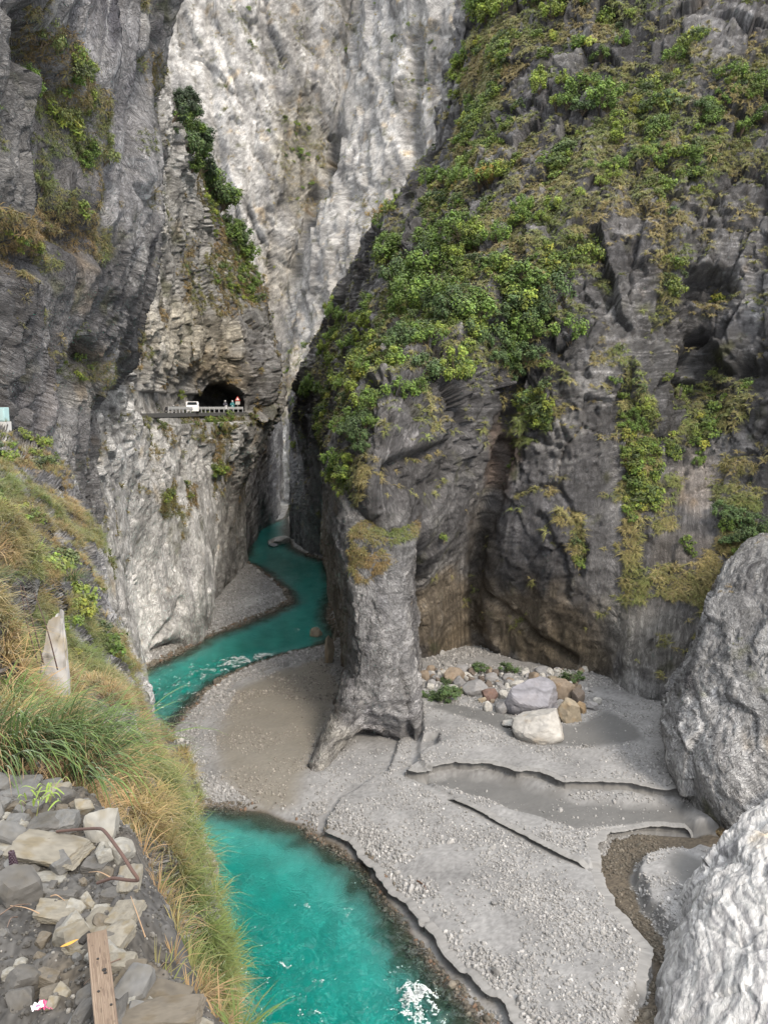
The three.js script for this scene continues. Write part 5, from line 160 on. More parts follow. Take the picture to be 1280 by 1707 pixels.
// relief shared by all rock: s = settings of that cliff
const R = { d: 0, bed: 0, b1: 0, b2: 0, wx: 0, soft: 0 };
function relief(s, x, y, z) {
  const wx = n3(x * .09, y * .09, z * .09) * s.warp, wy = n3(x * .09 + 31, y * .09, z * .09) * s.warp;
  let d = fbm(x / s.swell[1], y / (s.swell[1] * 1.4), z / s.swell[1] + 7, 3) * s.swell[0];
  const soft = s.soft ? s.soft(x, y, z) : 0, hard = 1 - soft; R.cv = 0;
  const bed = s.bed[0] * x + s.bed[1] * y + s.bed[2] * z + fbm(x * .13, y * .13, z * .13, 2) * s.bedwarp;
  if (s.flute) d += ridge((x + wx) / s.flute[1], (y + wy) / s.flute[2], (z + wx) / s.flute[1], 3) * s.flute[0] * (1 - .5 * soft);
  if (hard > .02) {
    const a = s.block, q = .55 + .9 * sat(.5 + fbm(x * .06, y * .06, z * .06 + 3, 2)); // some stretches are more broken than others
    blocks((x + wx * .4) / a[1], bed / a[2], (z + wy * .4) / a[1], 1.9); d += (cell[0] * a[0] - .26 * a[0] * (1 - sm(0, .06, cell[1]))) * hard * q; R.cv = cell[2] * .5;
    const b = a[1] * .34, c = a[2] * .36; blocks((x + wy * .2) / b + .3 * y / b, bed / c, z / b + 9, 1.9); d += (cell[0] * a[0] * .38 - .06 * a[0] * (1 - sm(0, .09, cell[1]))) * hard * q; R.cv += cell[2] * .6;
    blocks(x / (b * .4) + .4 * y / b, (y + wx * .1) / (c * .5), z / (b * .4) + 19, 1.8); d += cell[0] * a[0] * .15 * hard * q; R.cv = (R.cv + cell[2] * .6) * hard;
  }
  const b1 = n3(bed * s.bed[3], x * .05, z * .05), b2 = n3(bed * s.bed[3] * 3.1, x * .1 + 4, z * .1), b3 = n3(bed * s.bed[3] * 7.3, x * .2 + 4, z * .2);
  const bp = .45 + .9 * sat(.5 + fbm(x * .08 + 5, y * .08, z * .08, 2));
  d += ((sm(-.1, .1, b1) - .5) * (.25 + .75 * hard) + .4 * b2 + .25 * b3) * s.bed[4] * bp;
  d += (fbm(x * .8, y * .8, z * .8, 4) * .7 + .35 * Math.abs(n3(x * 1.9, y * 1.9, z * 1.9))) * s.micro * (1 - .4 * soft);
  R.d = d; R.bed = bed; R.b1 = b1; R.b2 = b2; R.b3 = b3; R.wx = wx; R.soft = soft;
}
function ell(e, x, y, z) { const a = (x - e[0]) / e[3], b = (y - e[1]) / e[4], c = (z - e[2]) / e[5]; return Math.sqrt(a * a + b * b + c * c); }
function segDist(p, q, x, y, z) { const ex = q[0] - p[0], ey = q[1] - p[1], ez = q[2] - p[2], wx = x - p[0], wy = y - p[1], wz = z - p[2], t = sat((wx * ex + wy * ey + wz * ez) / (ex * ex + ey * ey + ez * ez)); return Math.hypot(wx - ex * t, wy - ey * t, (wz - ez * t) * .5); }
function features(s, x, y, z) {
  let d = 0;
  for (const e of s.dents) { if (Math.abs(x - e[0]) > e[3] * 1.5 || Math.abs(y - e[1]) > e[4] * 1.5) continue; const q = ell(e, x, y, z) + .75 * fbm(x * .22, y * .22, z * .22, 4); d -= e[6] * .75 * (1 - sm(.2, 1.0, q)); }
  const wob = n3(x * .5, y * .5, z * .5) * .7 + n3(x * 1.6, y * 1.6, z * 1.6) * .3;
  for (const c of s.cracks) { let m = 9; for (let i = 0; i + 1 < c[2].length; i++) { const q = segDist(c[2][i], c[2][i + 1], x + wob, y, z); if (q < m) m = q; } if (m < c[1] * 3) d -= c[0] * Math.exp(-(m * m) / (c[1] * c[1])); }
  return d;
}
// stains of water, lime and iron, and lichen, on a base of grey marble with some painted shade
function paint(s, x, y, z, o) {
  const n1 = fbm(x / 7, y / 9, z / 7 + 40, 4), n2 = fbm(x * .7, y * .7, z * .7, 3);
  const t = .5 + s.tone + .6 * n1 + s.bands * (.3 * R.b1 + .3 * R.b2 + .3 * R.b3) + .22 * n2;
  const u = sat(t); let r, g, b;
  const D = s.dark, M = s.mid, P = s.pale;
  if (u < .5) { const k = u * 2; r = mix(D[0], M[0], k); g = mix(D[1], M[1], k); b = mix(D[2], M[2], k); } else { const k = u * 2 - 1; r = mix(M[0], P[0], k); g = mix(M[1], P[1], k); b = mix(M[2], P[2], k); }
  const rag = .5 * fbm(x / 3 + 9, y / 4, z / 3, 4);
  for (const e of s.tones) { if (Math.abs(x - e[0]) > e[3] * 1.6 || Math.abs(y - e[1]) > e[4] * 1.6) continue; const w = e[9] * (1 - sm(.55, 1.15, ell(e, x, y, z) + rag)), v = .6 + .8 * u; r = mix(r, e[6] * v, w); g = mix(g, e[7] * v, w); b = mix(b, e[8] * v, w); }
  if (s.streak) {
    const sx = x + R.wx * .25, pt = sm(-.3, .35, fbm(x / 12, y / 20, z / 12 + 9, 2)), v = n3(sx * .55, y * .04, z * .55) + .6 * n3(sx * 1.7, y * .07, z * 1.7), v2 = n3(sx * 1.1 + 50, y * .05 + 9, z * 1.1) + .7 * n3(sx * 3.1, y * .1 + 3, z * 3.1);
    const k = sm(.05, .45, v) * s.streak * .85 * pt, q = sm(.3, .7, v2) * s.streak * .85 * pt;
    r *= 1 - k * .66; g *= 1 - k * .66; b *= 1 - k * .62;
    r = mix(r, mix(r * 1.6, P[0], .6), q); g = mix(g, mix(g * 1.6, P[1], .6), q); b = mix(b, mix(b * 1.6, P[2], .6), q);
  }
  const oc = sm(.1, .5, fbm(x / 5 + 11, y / 6, z / 5, 4) + s.ochre); r = mix(r, r * 1.14 + .01, oc); g = mix(g, g * .98 + .003, oc); b = mix(b, b * .74, oc);
  if (s.vein) { const v = n3(R.bed * 1.1 + 9, x * .12, z * .12) + .25 * n2, l = (1 - sm(0, .13, Math.abs(v))) * s.vein * sat(.5 + n1 * 1.5), v2 = n3(R.bed * 3.1 + 4, x * .2, z * .2 + 7), l2 = (1 - sm(0, .16, Math.abs(v2))) * s.vein * .7, v3 = n3(R.bed * 8 + 14, x * .5, z * .5 + 7), l3 = (1 - sm(0, .2, Math.abs(v3))) * s.vein * .5 * sat(.6 - n1), f = 1 - .62 * Math.max(l, l2, l3); r *= f; g *= f; b *= f * .96 + .04; }
  if (s.moss) { const m = sm(.05, .4, fbm(x / 3.2 + 70, y / 4, z / 3.2, 5) - .38 + s.moss); r = mix(r, .085, m * .75); g = mix(g, .088, m * .75); b = mix(b, .045, m * .75); }
  const gn = (1 + .2 * n3(x * 2.7, y * 2.7, z * 2.7) + .15 * n3(x * 6.1, y * 6.1, z * 6.1)) * (1 + R.cv * .6);
  o.r = r * gn; o.g = g * gn; o.b = b * gn;
}
const base = { warp: 2.2, swell: [1.0, 11], flute: [.4, 3.6, 18], block: [1.0, 3.2, 4.2], bed: [.15, .95, .2, .5, .12], bedwarp: 1.6, micro: .2, tone: 0, dark: [.052, .051, .055], mid: [.135, .133, .137], pale: [.36, .355, .35], streak: .7, bands: .8, ochre: -.3, moss: .1 };
function style(name, q) {
  const s = { ...base, ...q, tones: TONES[name] ?? [], dents: DENTS[name] ?? [], cracks: CRACKS[name] ?? [] };
  return (x, y, z, o) => { relief(s, x, y, z); o.x = o.y = o.z = 0; o.d = R.d + features(s, x, y, z); paint(s, x, y, z, o); s.after?.(x, y, z, o); };
}
const rock = (name, label, q) => cliff(name, label, style(name, q));
rock('cliff_back', 'towering pale limestone wall closing the gorge in the distance', { swell: [4, 26], flute: [1.5, 7, 50], block: [2.0, 9, 9], bed: [.55, .5, .4, .2, .4], micro: .4, dark: [.13, .13, .13], mid: [.29, .285, .276], pale: [.47, .463, .45], tone: .05, streak: .6, ochre: -.2, moss: .12 });
rock('cliff_left_far', 'banded grey rock wall where the river disappears round the bend', { bed: [.25, .85, .35, .5, .5], streak: .3, soft: () => .6, tone: .1 });
const BORE = { x: -24.2, z: -121, y: 30.3, w: 4.2, top: 3.5, dx: -.28, dz: -.96 };
rock('cliff_left_tunnel', 'tall left rock buttress pierced by the road tunnel', {
  soft: (x, y) => .78 * (1 - sm(14, 30, y)), bed: [.38, .8, -.42, .5, .12], bands: 1.0, vein: .35, streak: .5, tone: .08, dark: [.14, .138, .135], mid: [.35, .345, .335], pale: [.6, .595, .58], block: [1.15, 3.2, 4.6],
  after(x, y, z, o) { // the shelf is cut back for the road; the tunnel is bored along its own axis
    if (z < -95 && z > -129 && y > 28.9 && y < 33) o.d = Math.min(o.d, -.35);
    if (z < -136 || z > -112) return;
    const px = x - BORE.x + (z - BORE.z) * -.28, w = BORE.w + n3(x, y, z) * .3, up = y - BORE.y, m = up < 0 ? -1 : 1 - Math.max(Math.abs(px) / w, up > 1 ? Math.hypot(px / w, (up - 1) / BORE.top) : 0), k = sm(0, .1, m);
    if (k > 0) { o.d *= 1 - k; o.x = BORE.dx * 18 * k; o.z = BORE.dz * 18 * k; }
  } });
rock('cliff_left_overhang', 'dark streaked overhanging cliff filling the upper left', { swell: [2.2, 9], flute: [1.5, 4.2, 24], soft: () => .35, streak: 1.2, tone: -.02, block: [.9, 2.4, 5.5], bed: [.1, .2, .9, .4, .07], bands: .4 });
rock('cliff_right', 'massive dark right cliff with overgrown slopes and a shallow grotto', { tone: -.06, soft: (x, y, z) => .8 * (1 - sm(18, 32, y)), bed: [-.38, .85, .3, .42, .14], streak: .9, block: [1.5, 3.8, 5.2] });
rock('cliff_right_pillar', 'banded rock fin with a root-like foot standing on the gravel', { swell: [.4, 7], flute: [.12, 3, 14], soft: () => .6, block: [.8, 2.6, 3.2], bed: [.12, .97, .1, .8, .17], bedwarp: 1.2, streak: .6, tone: .02, dark: [.09, .09, .095], bands: .9, vein: .3, moss: 0 });
rock('cliff_right_buttress', 'rounded pale rock bulge at the right edge of the gravel', { swell: [.9, 8], flute: null, soft: () => .55, block: [1.0, 3.6, 3], bed: [.45, .75, .5, .6, .08], bedwarp: 3, streak: .3, tone: .15, bands: 1.6, vein: .9, mid: [.2, .2, .2], pale: [.36, .36, .355] });
rock('rock_right_foreground', 'white polished marble outcrop in the lower right corner', { swell: [.5, 4], flute: null, soft: () => .72, block: [.8, 2.8, 2.2], bed: [.7, .45, .55, .7, .07], bedwarp: 3, streak: 0, tone: .38, bands: 1.6, vein: .9, pale: [.46, .46, .455], mid: [.32, .32, .32], dark: [.11, .11, .12], moss: 0, ochre: -.25 });
rock('cliff_near_slope', 'steep grass-grown rock slope falling away on the left', { swell: [.75, 3.4], flute: null, block: [.4, 1.3, 1.5], bed: [.5, .6, .4, .9, .03], micro: .06, tone: .2, bands: .4, moss: .15 });

// ---------------------------------------------------------------- gravel floor and river bed
function sdPoly(P, x, z) { let d = 1e9, inside = false; for (let i = 0, j = P.length - 1; i < P.length; j = i++) { const ax = P[j][0], az = P[j][1], bx = P[i][0], bz = P[i][1], ex = bx - ax, ez = bz - az, wx = x - ax, wz = z - az, t = sat((wx * ex + wz * ez) / (ex * ex + ez * ez)), qx = wx - ex * t, qz = wz - ez * t, e = qx * qx + qz * qz; if (e < d) d = e; if ((bz > z) !== (az > z) && x < (ax - bx) * (z - bz) / (az - bz) + bx) inside = !inside; } return (inside ? -1 : 1) * Math.sqrt(d); }
// the eroded edges are ragged: each outline is broken into short pieces that wander
const RAG = {}; for (const p of ['lip', 'shelf', 'terrace', 'stream']) { const P = POLYS[p], out = []; P.forEach((a, i) => { const b = P[(i + 1) % P.length], L = Math.hypot(b[0] - a[0], b[1] - a[1]), n = L > 14 ? 1 : Math.max(1, Math.round(L / .3)); for (let k = 0; k < n; k++) { const x = mix(a[0], b[0], k / n), z = mix(a[1], b[1], k / n), e = p === 'shelf' ? .25 : 1; out.push([x + e * (n3(x * .5, 7, z * .5) * .5 + n3(x * 1.6, 7, z * 1.6) * .22), z + e * (n3(x * .5, 17, z * .5) * .5 + n3(x * 1.6, 17, z * 1.6) * .22), i]); } }); RAG[p] = out; }
function edge(p, x, z) { const d = sdPoly(POLYS[p], x, z); return Math.abs(d) > 1.6 ? d : sdPoly(RAG[p], x, z); }
function groundAt(x, z, o) {
  const wob = n3(x * .5, 0, z * .5) * .5 + n3(x * 1.7, 3, z * 1.7) * .18, fine = n3(x * 4, 1, z * 4) * .06;
  const r = sdPoly(RIVER, x, z) + wob * .6 + fine;
  let h = r < 0 ? -3.2 * (1 - Math.exp(r * .16)) : .95 * (1 - Math.exp(-r * .3));
  o.river = r;
  if (r > 0 && z > -100) {
    const st = (p, dh, lo, hi) => { const d = edge(p, x, z); o[p] = d; return dh * (1 - sm(lo, hi, d)); };
    h += st('lip', .42, -.5, -.3) + st('shelf', .28, -.5, -.3) + st('terrace', .7, -.5, -.3) + st('stream', -.95, .0, .6);
    h += -.55 * (1 - sm(-.6, .6, sdPoly(POLYS.hollow, x, z) + n3(x * .5, 7, z * .5) * .4));
  } else o.lip = o.shelf = o.terrace = o.stream = 9;
  h += fbm(x * .35, 2, z * .35, 3) * .12 + fbm(x * 2, 5, z * 2, 2) * .03;
  o.h = h; return h;
}
{
  const U = 480, V = 700, pos = new Float32Array(U * V * 3), col = new Float32Array(U * V * 3), o = {};
  for (let j = 0; j < V; j++) {
    const jj = j / (V - 1), D = jj < .68 ? 1 / mix(1 / 31, 1 / 78, jj / .68) : 1 / mix(1 / 78, 1 / 275, (jj - .68) / .32), xl = Math.max(-38, -.5 * D - 5), xr = Math.min(52, .48 * D + 4);
    for (let i = 0; i < U; i++) {
      const x = mix(xl, xr, i / (U - 1)), z = -D, k = (j * U + i) * 3, h = groundAt(x, z, o);
      pos[k] = x; pos[k + 1] = h; pos[k + 2] = z;
      let t = .215 + .09 * fbm(x * .3, 9, z * .3, 3) + .07 * n3(x * 3, 1, z * 3) + .07 * n3(x * 8, 1, z * 8), r = t, g = t * 1.0, b = t * 1.0;
      const wetN = .6 * fbm(x * .5, 4, z * .5, 3);
      const wet = (p, w) => 1 - sm(-w, w, sdPoly(POLYS[p], x, z) + wetN);
      if (o.river > 0 && z > -100) {
        let k = Math.max(wet('wet', .7), wet('wet_sand', .6), wet('pond_sand', .5)) * .85; const q = .1 + .012 * n3(x * 5, 2, z * 5);
        r = mix(r, q, k); g = mix(g, q, k); b = mix(b, q * .98, k);
        k = wet('brown_bar', 1.2) * .8; r = mix(r, .16 * (1 + .3 * n3(x * 6, 2, z * 6)), k); g = mix(g, .145 * (1 + .3 * n3(x * 6, 2, z * 6)), k); b = mix(b, .115 * (1 + .3 * n3(x * 6, 2, z * 6)), k);
        k = .7 * (1 - sm(.1, .45, Math.abs(o.stream - .1))); r = mix(r, .11, k); g = mix(g, .108, k); b = mix(b, .104, k);
        k = 1 - sm(-.25, .1, o.stream); const br = .7 + .5 * (n3(x * 5, 3, z * 5) + n3(x * 11, 3, z * 11)); r = mix(r, .115 * br, k); g = mix(g, .095 * br, k); b = mix(b, .07 * br, k);
      }
      if (o.river < .5) { const k = 1 - sm(-.1, .5, o.river + wetN * .3), br = .8 + .5 * n3(x * 4, 3, z * 4); r = mix(r, .1 * br, k); g = mix(g, .08 * br, k); b = mix(b, .055 * br, k); }
      if (o.river < -.6) { const k = sm(-.6, -3, o.river + wetN * 2), v = .52 * (1 + .7 * wetN); r = mix(r, v, k); g = mix(g, v * 1.05, k); b = mix(b, v, k); }
      if (z < -98 && o.river > .3) { const v = 1.3 * (1 + .35 * n3(x * 1.7, 2, z * .9)); r *= v; g *= v; b *= v * .98; }  // far bars lightened in colour to make up for the shade there
      col[k] = r; col[k + 1] = g; col[k + 2] = b;
    }
  }
  const geo = new THREE.BufferGeometry(); geo.setAttribute('position', new THREE.BufferAttribute(pos, 3)); geo.setAttribute('color', new THREE.BufferAttribute(col, 3)); geo.setIndex(new THREE.BufferAttribute(gridIndex(U, V), 1)); geo.computeVertexNormals();
  tag(add('ground', geo, new THREE.MeshStandardMaterial({ vertexColors: true, roughness: .9 })), 'grey gravel bars and river bed on the gorge floor', null, null, 'structure');
}
// ---------------------------------------------------------------- cut banks: the undermined edges of the gravel sheets
{
  const o = {}, mat = new THREE.MeshStandardMaterial({ vertexColors: true, roughness: .92 });
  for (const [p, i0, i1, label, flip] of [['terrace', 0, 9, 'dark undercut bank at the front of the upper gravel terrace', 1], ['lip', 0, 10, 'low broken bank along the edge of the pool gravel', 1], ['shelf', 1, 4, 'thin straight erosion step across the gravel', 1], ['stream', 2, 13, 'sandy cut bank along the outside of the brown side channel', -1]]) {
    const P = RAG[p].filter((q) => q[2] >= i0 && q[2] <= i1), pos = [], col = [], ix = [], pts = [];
    for (let i = 0; i + 1 < P.length; i++) for (let k = 0; k < 3; k++) pts.push([mix(P[i][0], P[i + 1][0], k / 3), mix(P[i][1], P[i + 1][1], k / 3)]);
    pts.forEach(([x, z], i) => {
      const a = pts[Math.max(0, i - 2)], b = pts[Math.min(pts.length - 1, i + 2)]; let nx = -(b[1] - a[1]), nz = b[0] - a[0]; const l = Math.hypot(nx, nz) || 1; nx /= l; nz /= l;
      if ((sdPoly(POLYS[p], x + nx * .6, z + nz * .6) - sdPoly(POLYS[p], x - nx * .6, z - nz * .6)) * flip < 0) { nx = -nx; nz = -nz; } // points to the low side
      const jag = n3(x * 5, 1, z * 5) * .06 + n3(x * 13, 1, z * 13) * .03, up = groundAt(x - nx * .75, z - nz * .75, o), low = groundAt(x + nx * (p === 'stream' ? .1 : .45), z + nz * (p === 'stream' ? .1 : .45), o), end = Math.min(1, i / 8, (pts.length - 1 - i) / 8), top = mix(low - .05, Math.max(up, low + .06), end);
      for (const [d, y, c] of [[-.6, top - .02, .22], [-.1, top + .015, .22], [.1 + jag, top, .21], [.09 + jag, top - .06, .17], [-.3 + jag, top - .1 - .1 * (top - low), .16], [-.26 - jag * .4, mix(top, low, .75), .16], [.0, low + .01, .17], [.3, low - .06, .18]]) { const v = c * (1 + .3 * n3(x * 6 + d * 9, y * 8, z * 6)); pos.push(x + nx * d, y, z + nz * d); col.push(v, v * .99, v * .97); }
      if (i) for (let k = 0; k < 7; k++) { const q = (i - 1) * 8 + k; ix.push(q, q + 1, q + 9, q, q + 9, q + 8); }
    });
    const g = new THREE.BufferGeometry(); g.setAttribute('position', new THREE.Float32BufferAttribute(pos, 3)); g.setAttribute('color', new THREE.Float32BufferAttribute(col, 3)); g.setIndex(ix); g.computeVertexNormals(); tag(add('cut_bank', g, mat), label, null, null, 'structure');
  }
}
// ---------------------------------------------------------------- river
const RAPIDS = [[1.7,-38.7,1.5,2.2],[1.8,-37.4,1.6,1.6],[-6.2,-39.9,5,0.7],[-2.5,-37.4,6,0.8],[0.0,-43.9,4.5,0.6],[-4.1,-42.4,4,0.3],[-17.6,-95.2,3.2,1.9],[-14.6,-96.9,2.6,2.0],[-22.6,-85.7,7,1.3],[-20.6,-91.9,5,1.2],[-13.4,-146.5,5,0.9],[-10.2,-127.8,4,0.6],[-12.9,-120.0,5,0.35],[-26.5,-175.3,5,0.6],[-21.6,-158.1,4,0.7],[-23.1,-80.4,5,0.6],[-10.9,-109.4,2.5,0.8]]; // broken water: x, z, radius, strength
{
  const U = 340, V = 400, pos = new Float32Array(U * V * 3), foam = [];
  for (let j = 0; j < V; j++) {
    const D = 1 / mix(1 / 30, 1 / 270, j / (V - 1)), xl = Math.max(-35, -.5 * D - 5), xr = D < 75 ? mix(9, -8, sat((D - 33) / 35)) : -5;
    for (let i = 0; i < U; i++) {
      const x = mix(xl, xr, i / (U - 1)), z = -D, k = (j * U + i) * 3; let w = .25; for (const [a, b, q, st] of RAPIDS) w += st * Math.exp(-((x - a) ** 2 + (z - b) ** 2) / (q * q));
      const ch = Math.abs(n3(x * .9, 8, z * .9)), ch2 = Math.abs(n3(x * 2.3 + 4, 8, z * 2.3));
      pos[k] = x; pos[k + 1] = (.07 * fbm(x * .45, 0, z * .45, 2) + .16 * (.35 - ch) * w + .08 * (.3 - ch2) * w + .02 * n3(x * 5, 3, z * 5)) * Math.min(1.6, w + .3); pos[k + 2] = z;
    }
  }
  const uv = new Float32Array(U * V * 2); for (let i = 0; i < U * V; i++) { uv[i * 2] = (pos[i * 3] + .6 * fbm(pos[i * 3] * .2, 1, pos[i * 3 + 2] * .2, 2)) / 7; uv[i * 2 + 1] = (pos[i * 3 + 2] + .6 * fbm(pos[i * 3] * .2, 5, pos[i * 3 + 2] * .2, 2)) / 7; }
  const N = 512, d = new Float32Array(N * N * 4), ring = (u, v, k, o) => { const a = u * 6.2832, b = v * 6.2832, q = k / 6.2832; return n3(Math.cos(a) * q + o, Math.sin(a) * q + Math.cos(b) * q * 1.3, Math.sin(b) * q * 1.3); }; // wind and current ripples that tile
  for (let j = 0; j < N; j++) for (let i = 0; i < N; i++) { const u = i / N, v = j / N, k = (j * N + i) * 4; d[k] = d[k + 1] = d[k + 2] = .5 + .5 * (.5 - Math.abs(ring(u, v, 9, 3))) + .35 * (.4 - Math.abs(ring(u, v, 21, 7))) + .2 * ring(u, v, 45, 1); d[k + 3] = 1; }
  const rip = new THREE.DataTexture(d, N, N, THREE.RGBAFormat, THREE.FloatType); rip.wrapS = rip.wrapT = THREE.RepeatWrapping; rip.magFilter = THREE.LinearFilter; rip.needsUpdate = true;
  const geo = new THREE.BufferGeometry(); geo.setAttribute('position', new THREE.BufferAttribute(pos, 3)); geo.setAttribute('uv', new THREE.BufferAttribute(uv, 2)); geo.setIndex(new THREE.BufferAttribute(gridIndex(U, V), 1)); geo.computeVertexNormals();
  tag(add('river', geo, new THREE.MeshPhysicalMaterial({ bumpMap: rip, bumpScale: .16, color: 0xffffff, roughness: .06, transmission: 1, thickness: 2, ior: 1.33, attenuationColor: new THREE.Color().setRGB(.24, .81, .78), attenuationDistance: 1.8 })), 'turquoise river winding through the gorge', null, null, 'structure');
  // foam: clots of white froth riding the broken water
  const r = rng(91), spots = []; for (let i = 0; i < 400000 && spots.length < 11000; i++) {
    const [a, b, q, st] = RAPIDS[Math.floor(r() * RAPIDS.length)], t = r() * 6.283, d = q * 1.7 * Math.sqrt(r()), x = a + Math.cos(t) * d, z = b + Math.sin(t) * d; if (sdPoly(RIVER, x, z) > -.5) continue;
    const e = Math.exp(-d * d / (q * q)) * st, f = fbm(x * .7, 5, z * 1.1, 4) + .5 * ridge(x * .8, 2, z * 1.3, 2) - .25; if (f + e * .42 < .55 + .8 * r()) continue; spots.push([x, z, e]);
  }
  const fg = new THREE.IcosahedronGeometry(1, 1), im = new THREE.InstancedMesh(fg, new THREE.MeshStandardMaterial({ color: new THREE.Color().setRGB(.6, .64, .64), roughness: .6 }), spots.length), m = new THREE.Matrix4(), qn = new THREE.Quaternion();
  spots.forEach(([x, z, e], i) => { let w = .25; for (const [a, b, q, st] of RAPIDS) w += st * Math.exp(-((x - a) ** 2 + (z - b) ** 2) / (q * q)); const s = (.01 + .026 * r() * r()) * (1 + .3 * e) * (z < -80 ? 1.5 : 1), y = (.16 * (.35 - Math.abs(n3(x * .9, 8, z * .9))) * w + .07 * fbm(x * .45, 0, z * .45, 2) + .08 * (.3 - Math.abs(n3(x * 2.3 + 4, 8, z * 2.3))) * w) * Math.min(1.6, w + .3); qn.setFromEuler(new THREE.Euler(0, r() * 6, 0)); m.compose(new THREE.Vector3(x, y + .01 + (e > 1.2 ? r() * .25 * (e - 1.1) : 0), z), qn, new THREE.Vector3(s * 2.2, s * .35, s)); im.setMatrixAt(i, m); });
  im.name = 'foam'; scene.add(im); tag(im, 'white froth on the broken water of the river', 'foam', null, 'stuff');
}
// ---------------------------------------------------------------- stones
function stoneGeo(seed, detail, facets, rough, tint) {
  const r = rng(seed), g = new THREE.IcosahedronGeometry(1, detail), p = g.attributes.position, c = new Float32Array(p.count * 3), planes = [];
  for (let i = 0; i < facets; i++) { const a = r() * 6.283, z = r() * 2 - 1, q = Math.sqrt(1 - z * z); planes.push([q * Math.cos(a), z, q * Math.sin(a), .62 + .33 * r()]); }
  const ph = r() * 40, bd = [r() - .5, r() + .4, r() - .5];
  for (let i = 0; i < p.count; i++) {
    const x = p.getX(i), y = p.getY(i), z = p.getZ(i); let m = 1.05;
    for (const [a, b, e, d] of planes) { const k = a * x + b * y + e * z; if (k > .05 && d / k < m) m = d / k; }
    m *= 1 + rough * (fbm(x * 2 + ph, y * 2, z * 2, 3) + .3 * fbm(x * 7 + ph, y * 7, z * 7, 2));
    p.setXYZ(i, x * m, y * m, z * m);
    const s = (bd[0] * x + bd[1] * y + bd[2] * z) * m + .15 * fbm(x * 1.5 + ph, y * 1.5, z * 1.5, 2), band = n3(s * 4 + ph, 0, 0) + .6 * n3(s * 11 + ph, 1, 0), v = 1 + tint[4] * band + .25 * fbm(x * 4 + ph, y * 4, z * 4, 3) + .12 * n3(x * 20, y * 20, z * 20), st = sm(.1, .5, fbm(x * 1.3 + ph + 7, y * 1.3, z * 1.3, 3)) * tint[3];
    c[i * 3] = tint[0] * v * (1 + .1 * st); c[i * 3 + 1] = tint[1] * v * (1 - .08 * st); c[i * 3 + 2] = tint[2] * v * (1 - .3 * st);
  }
  g.setAttribute('color', new THREE.BufferAttribute(c, 3)); g.deleteAttribute('uv'); g.computeVertexNormals(); return g;
}
const stoneMat = new THREE.MeshStandardMaterial({ vertexColors: true, roughness: .85 });
const TINT = { a: [.21, .21, .235, .1, .4], b: [.36, .35, .33, .5, .35], t: [.21, .17, .13, .5, .15], d: [.12, .1, .085, .4, .1], y: [.26, .225, .17, .5, .15], o: [.24, .18, .11, .5, .15], r: [.15, .1, .085, .4, .1], g: [.21, .21, .215, .2, .25], w: [.38, .375, .355, .3, .2] };
const TNAME = { a: 'slate grey banded', b: 'white and grey veined', t: 'tan', d: 'dull brown', y: 'yellowish tan', o: 'orange ochre', r: 'rusty red', g: 'pale grey', w: 'chalky white' };
const go = {};
const biggest = ['largest boulder on the gravel, slate grey with pale bands', 'white rounded boulder lying in front of the largest grey boulder'];
BOULDERS.forEach(([x, z, w, h, k], i) => {
  const m = add('boulder', stoneGeo(100 + i, w > 3 ? 14 : 7, w > 3 ? 11 : 12, .07, TINT[k]), stoneMat), y = groundAt(x, z, go);
  m.scale.set(w * .64, h * .66, w * .55); m.position.set(x, y + h * .3, z); m.rotation.y = (i * 2.4) % .9 - .45;
  const size = w > 2 ? 'large' : w > 1.2 ? 'medium' : 'small', where = x < 9 ? 'beside the banded rock fin' : x < 15 ? 'left of the largest grey boulder' : x < 19 ? 'behind the largest grey boulder' : 'right of the largest grey boulder';
  tag(m, biggest[i] ?? `${size} ${TNAME[k]} boulder ${where} below the grotto`, 'boulder', 'boulders below the grotto');
});
EXTRA.forEach(([x, z, w, h, k, label], i) => { const m = add('boulder', stoneGeo(160 + i, 10, 12, .1, TINT[k]), stoneMat); m.scale.set(w * .55, h * .6, w * .45); m.position.set(x, Math.max(groundAt(x, z, go), -.2) + h * .25, z); m.rotation.y = i * .7; tag(m, label, 'boulder'); });
const smallStones = [['g', 31], ['w', 32], ['t', 33], ['g', 34], ['d', 35], ['w', 36]].map(([k, sd]) => [k, stoneGeo(sd, 4, 12, .06, TINT[k])]);
STONES.forEach(([x, z, s0], i) => { let s = s0;
  const [k, g] = smallStones[i % 6], m = add('stone', g, stoneMat), y = groundAt(x, z, go), q = rng(i + 5);
  s *= 1.45; m.scale.set(s * .6, s * (.45 + .2 * q()), s * .5); m.rotation.set(q() * .5, q() * 6, q() * .5); m.position.set(x, y + s * .22, z);
  tag(m, `small ${TNAME[k]} stone in the rubble at the back of the grotto`, 'stone', `small ${TNAME[k]} stones in the grotto rubble`);
});
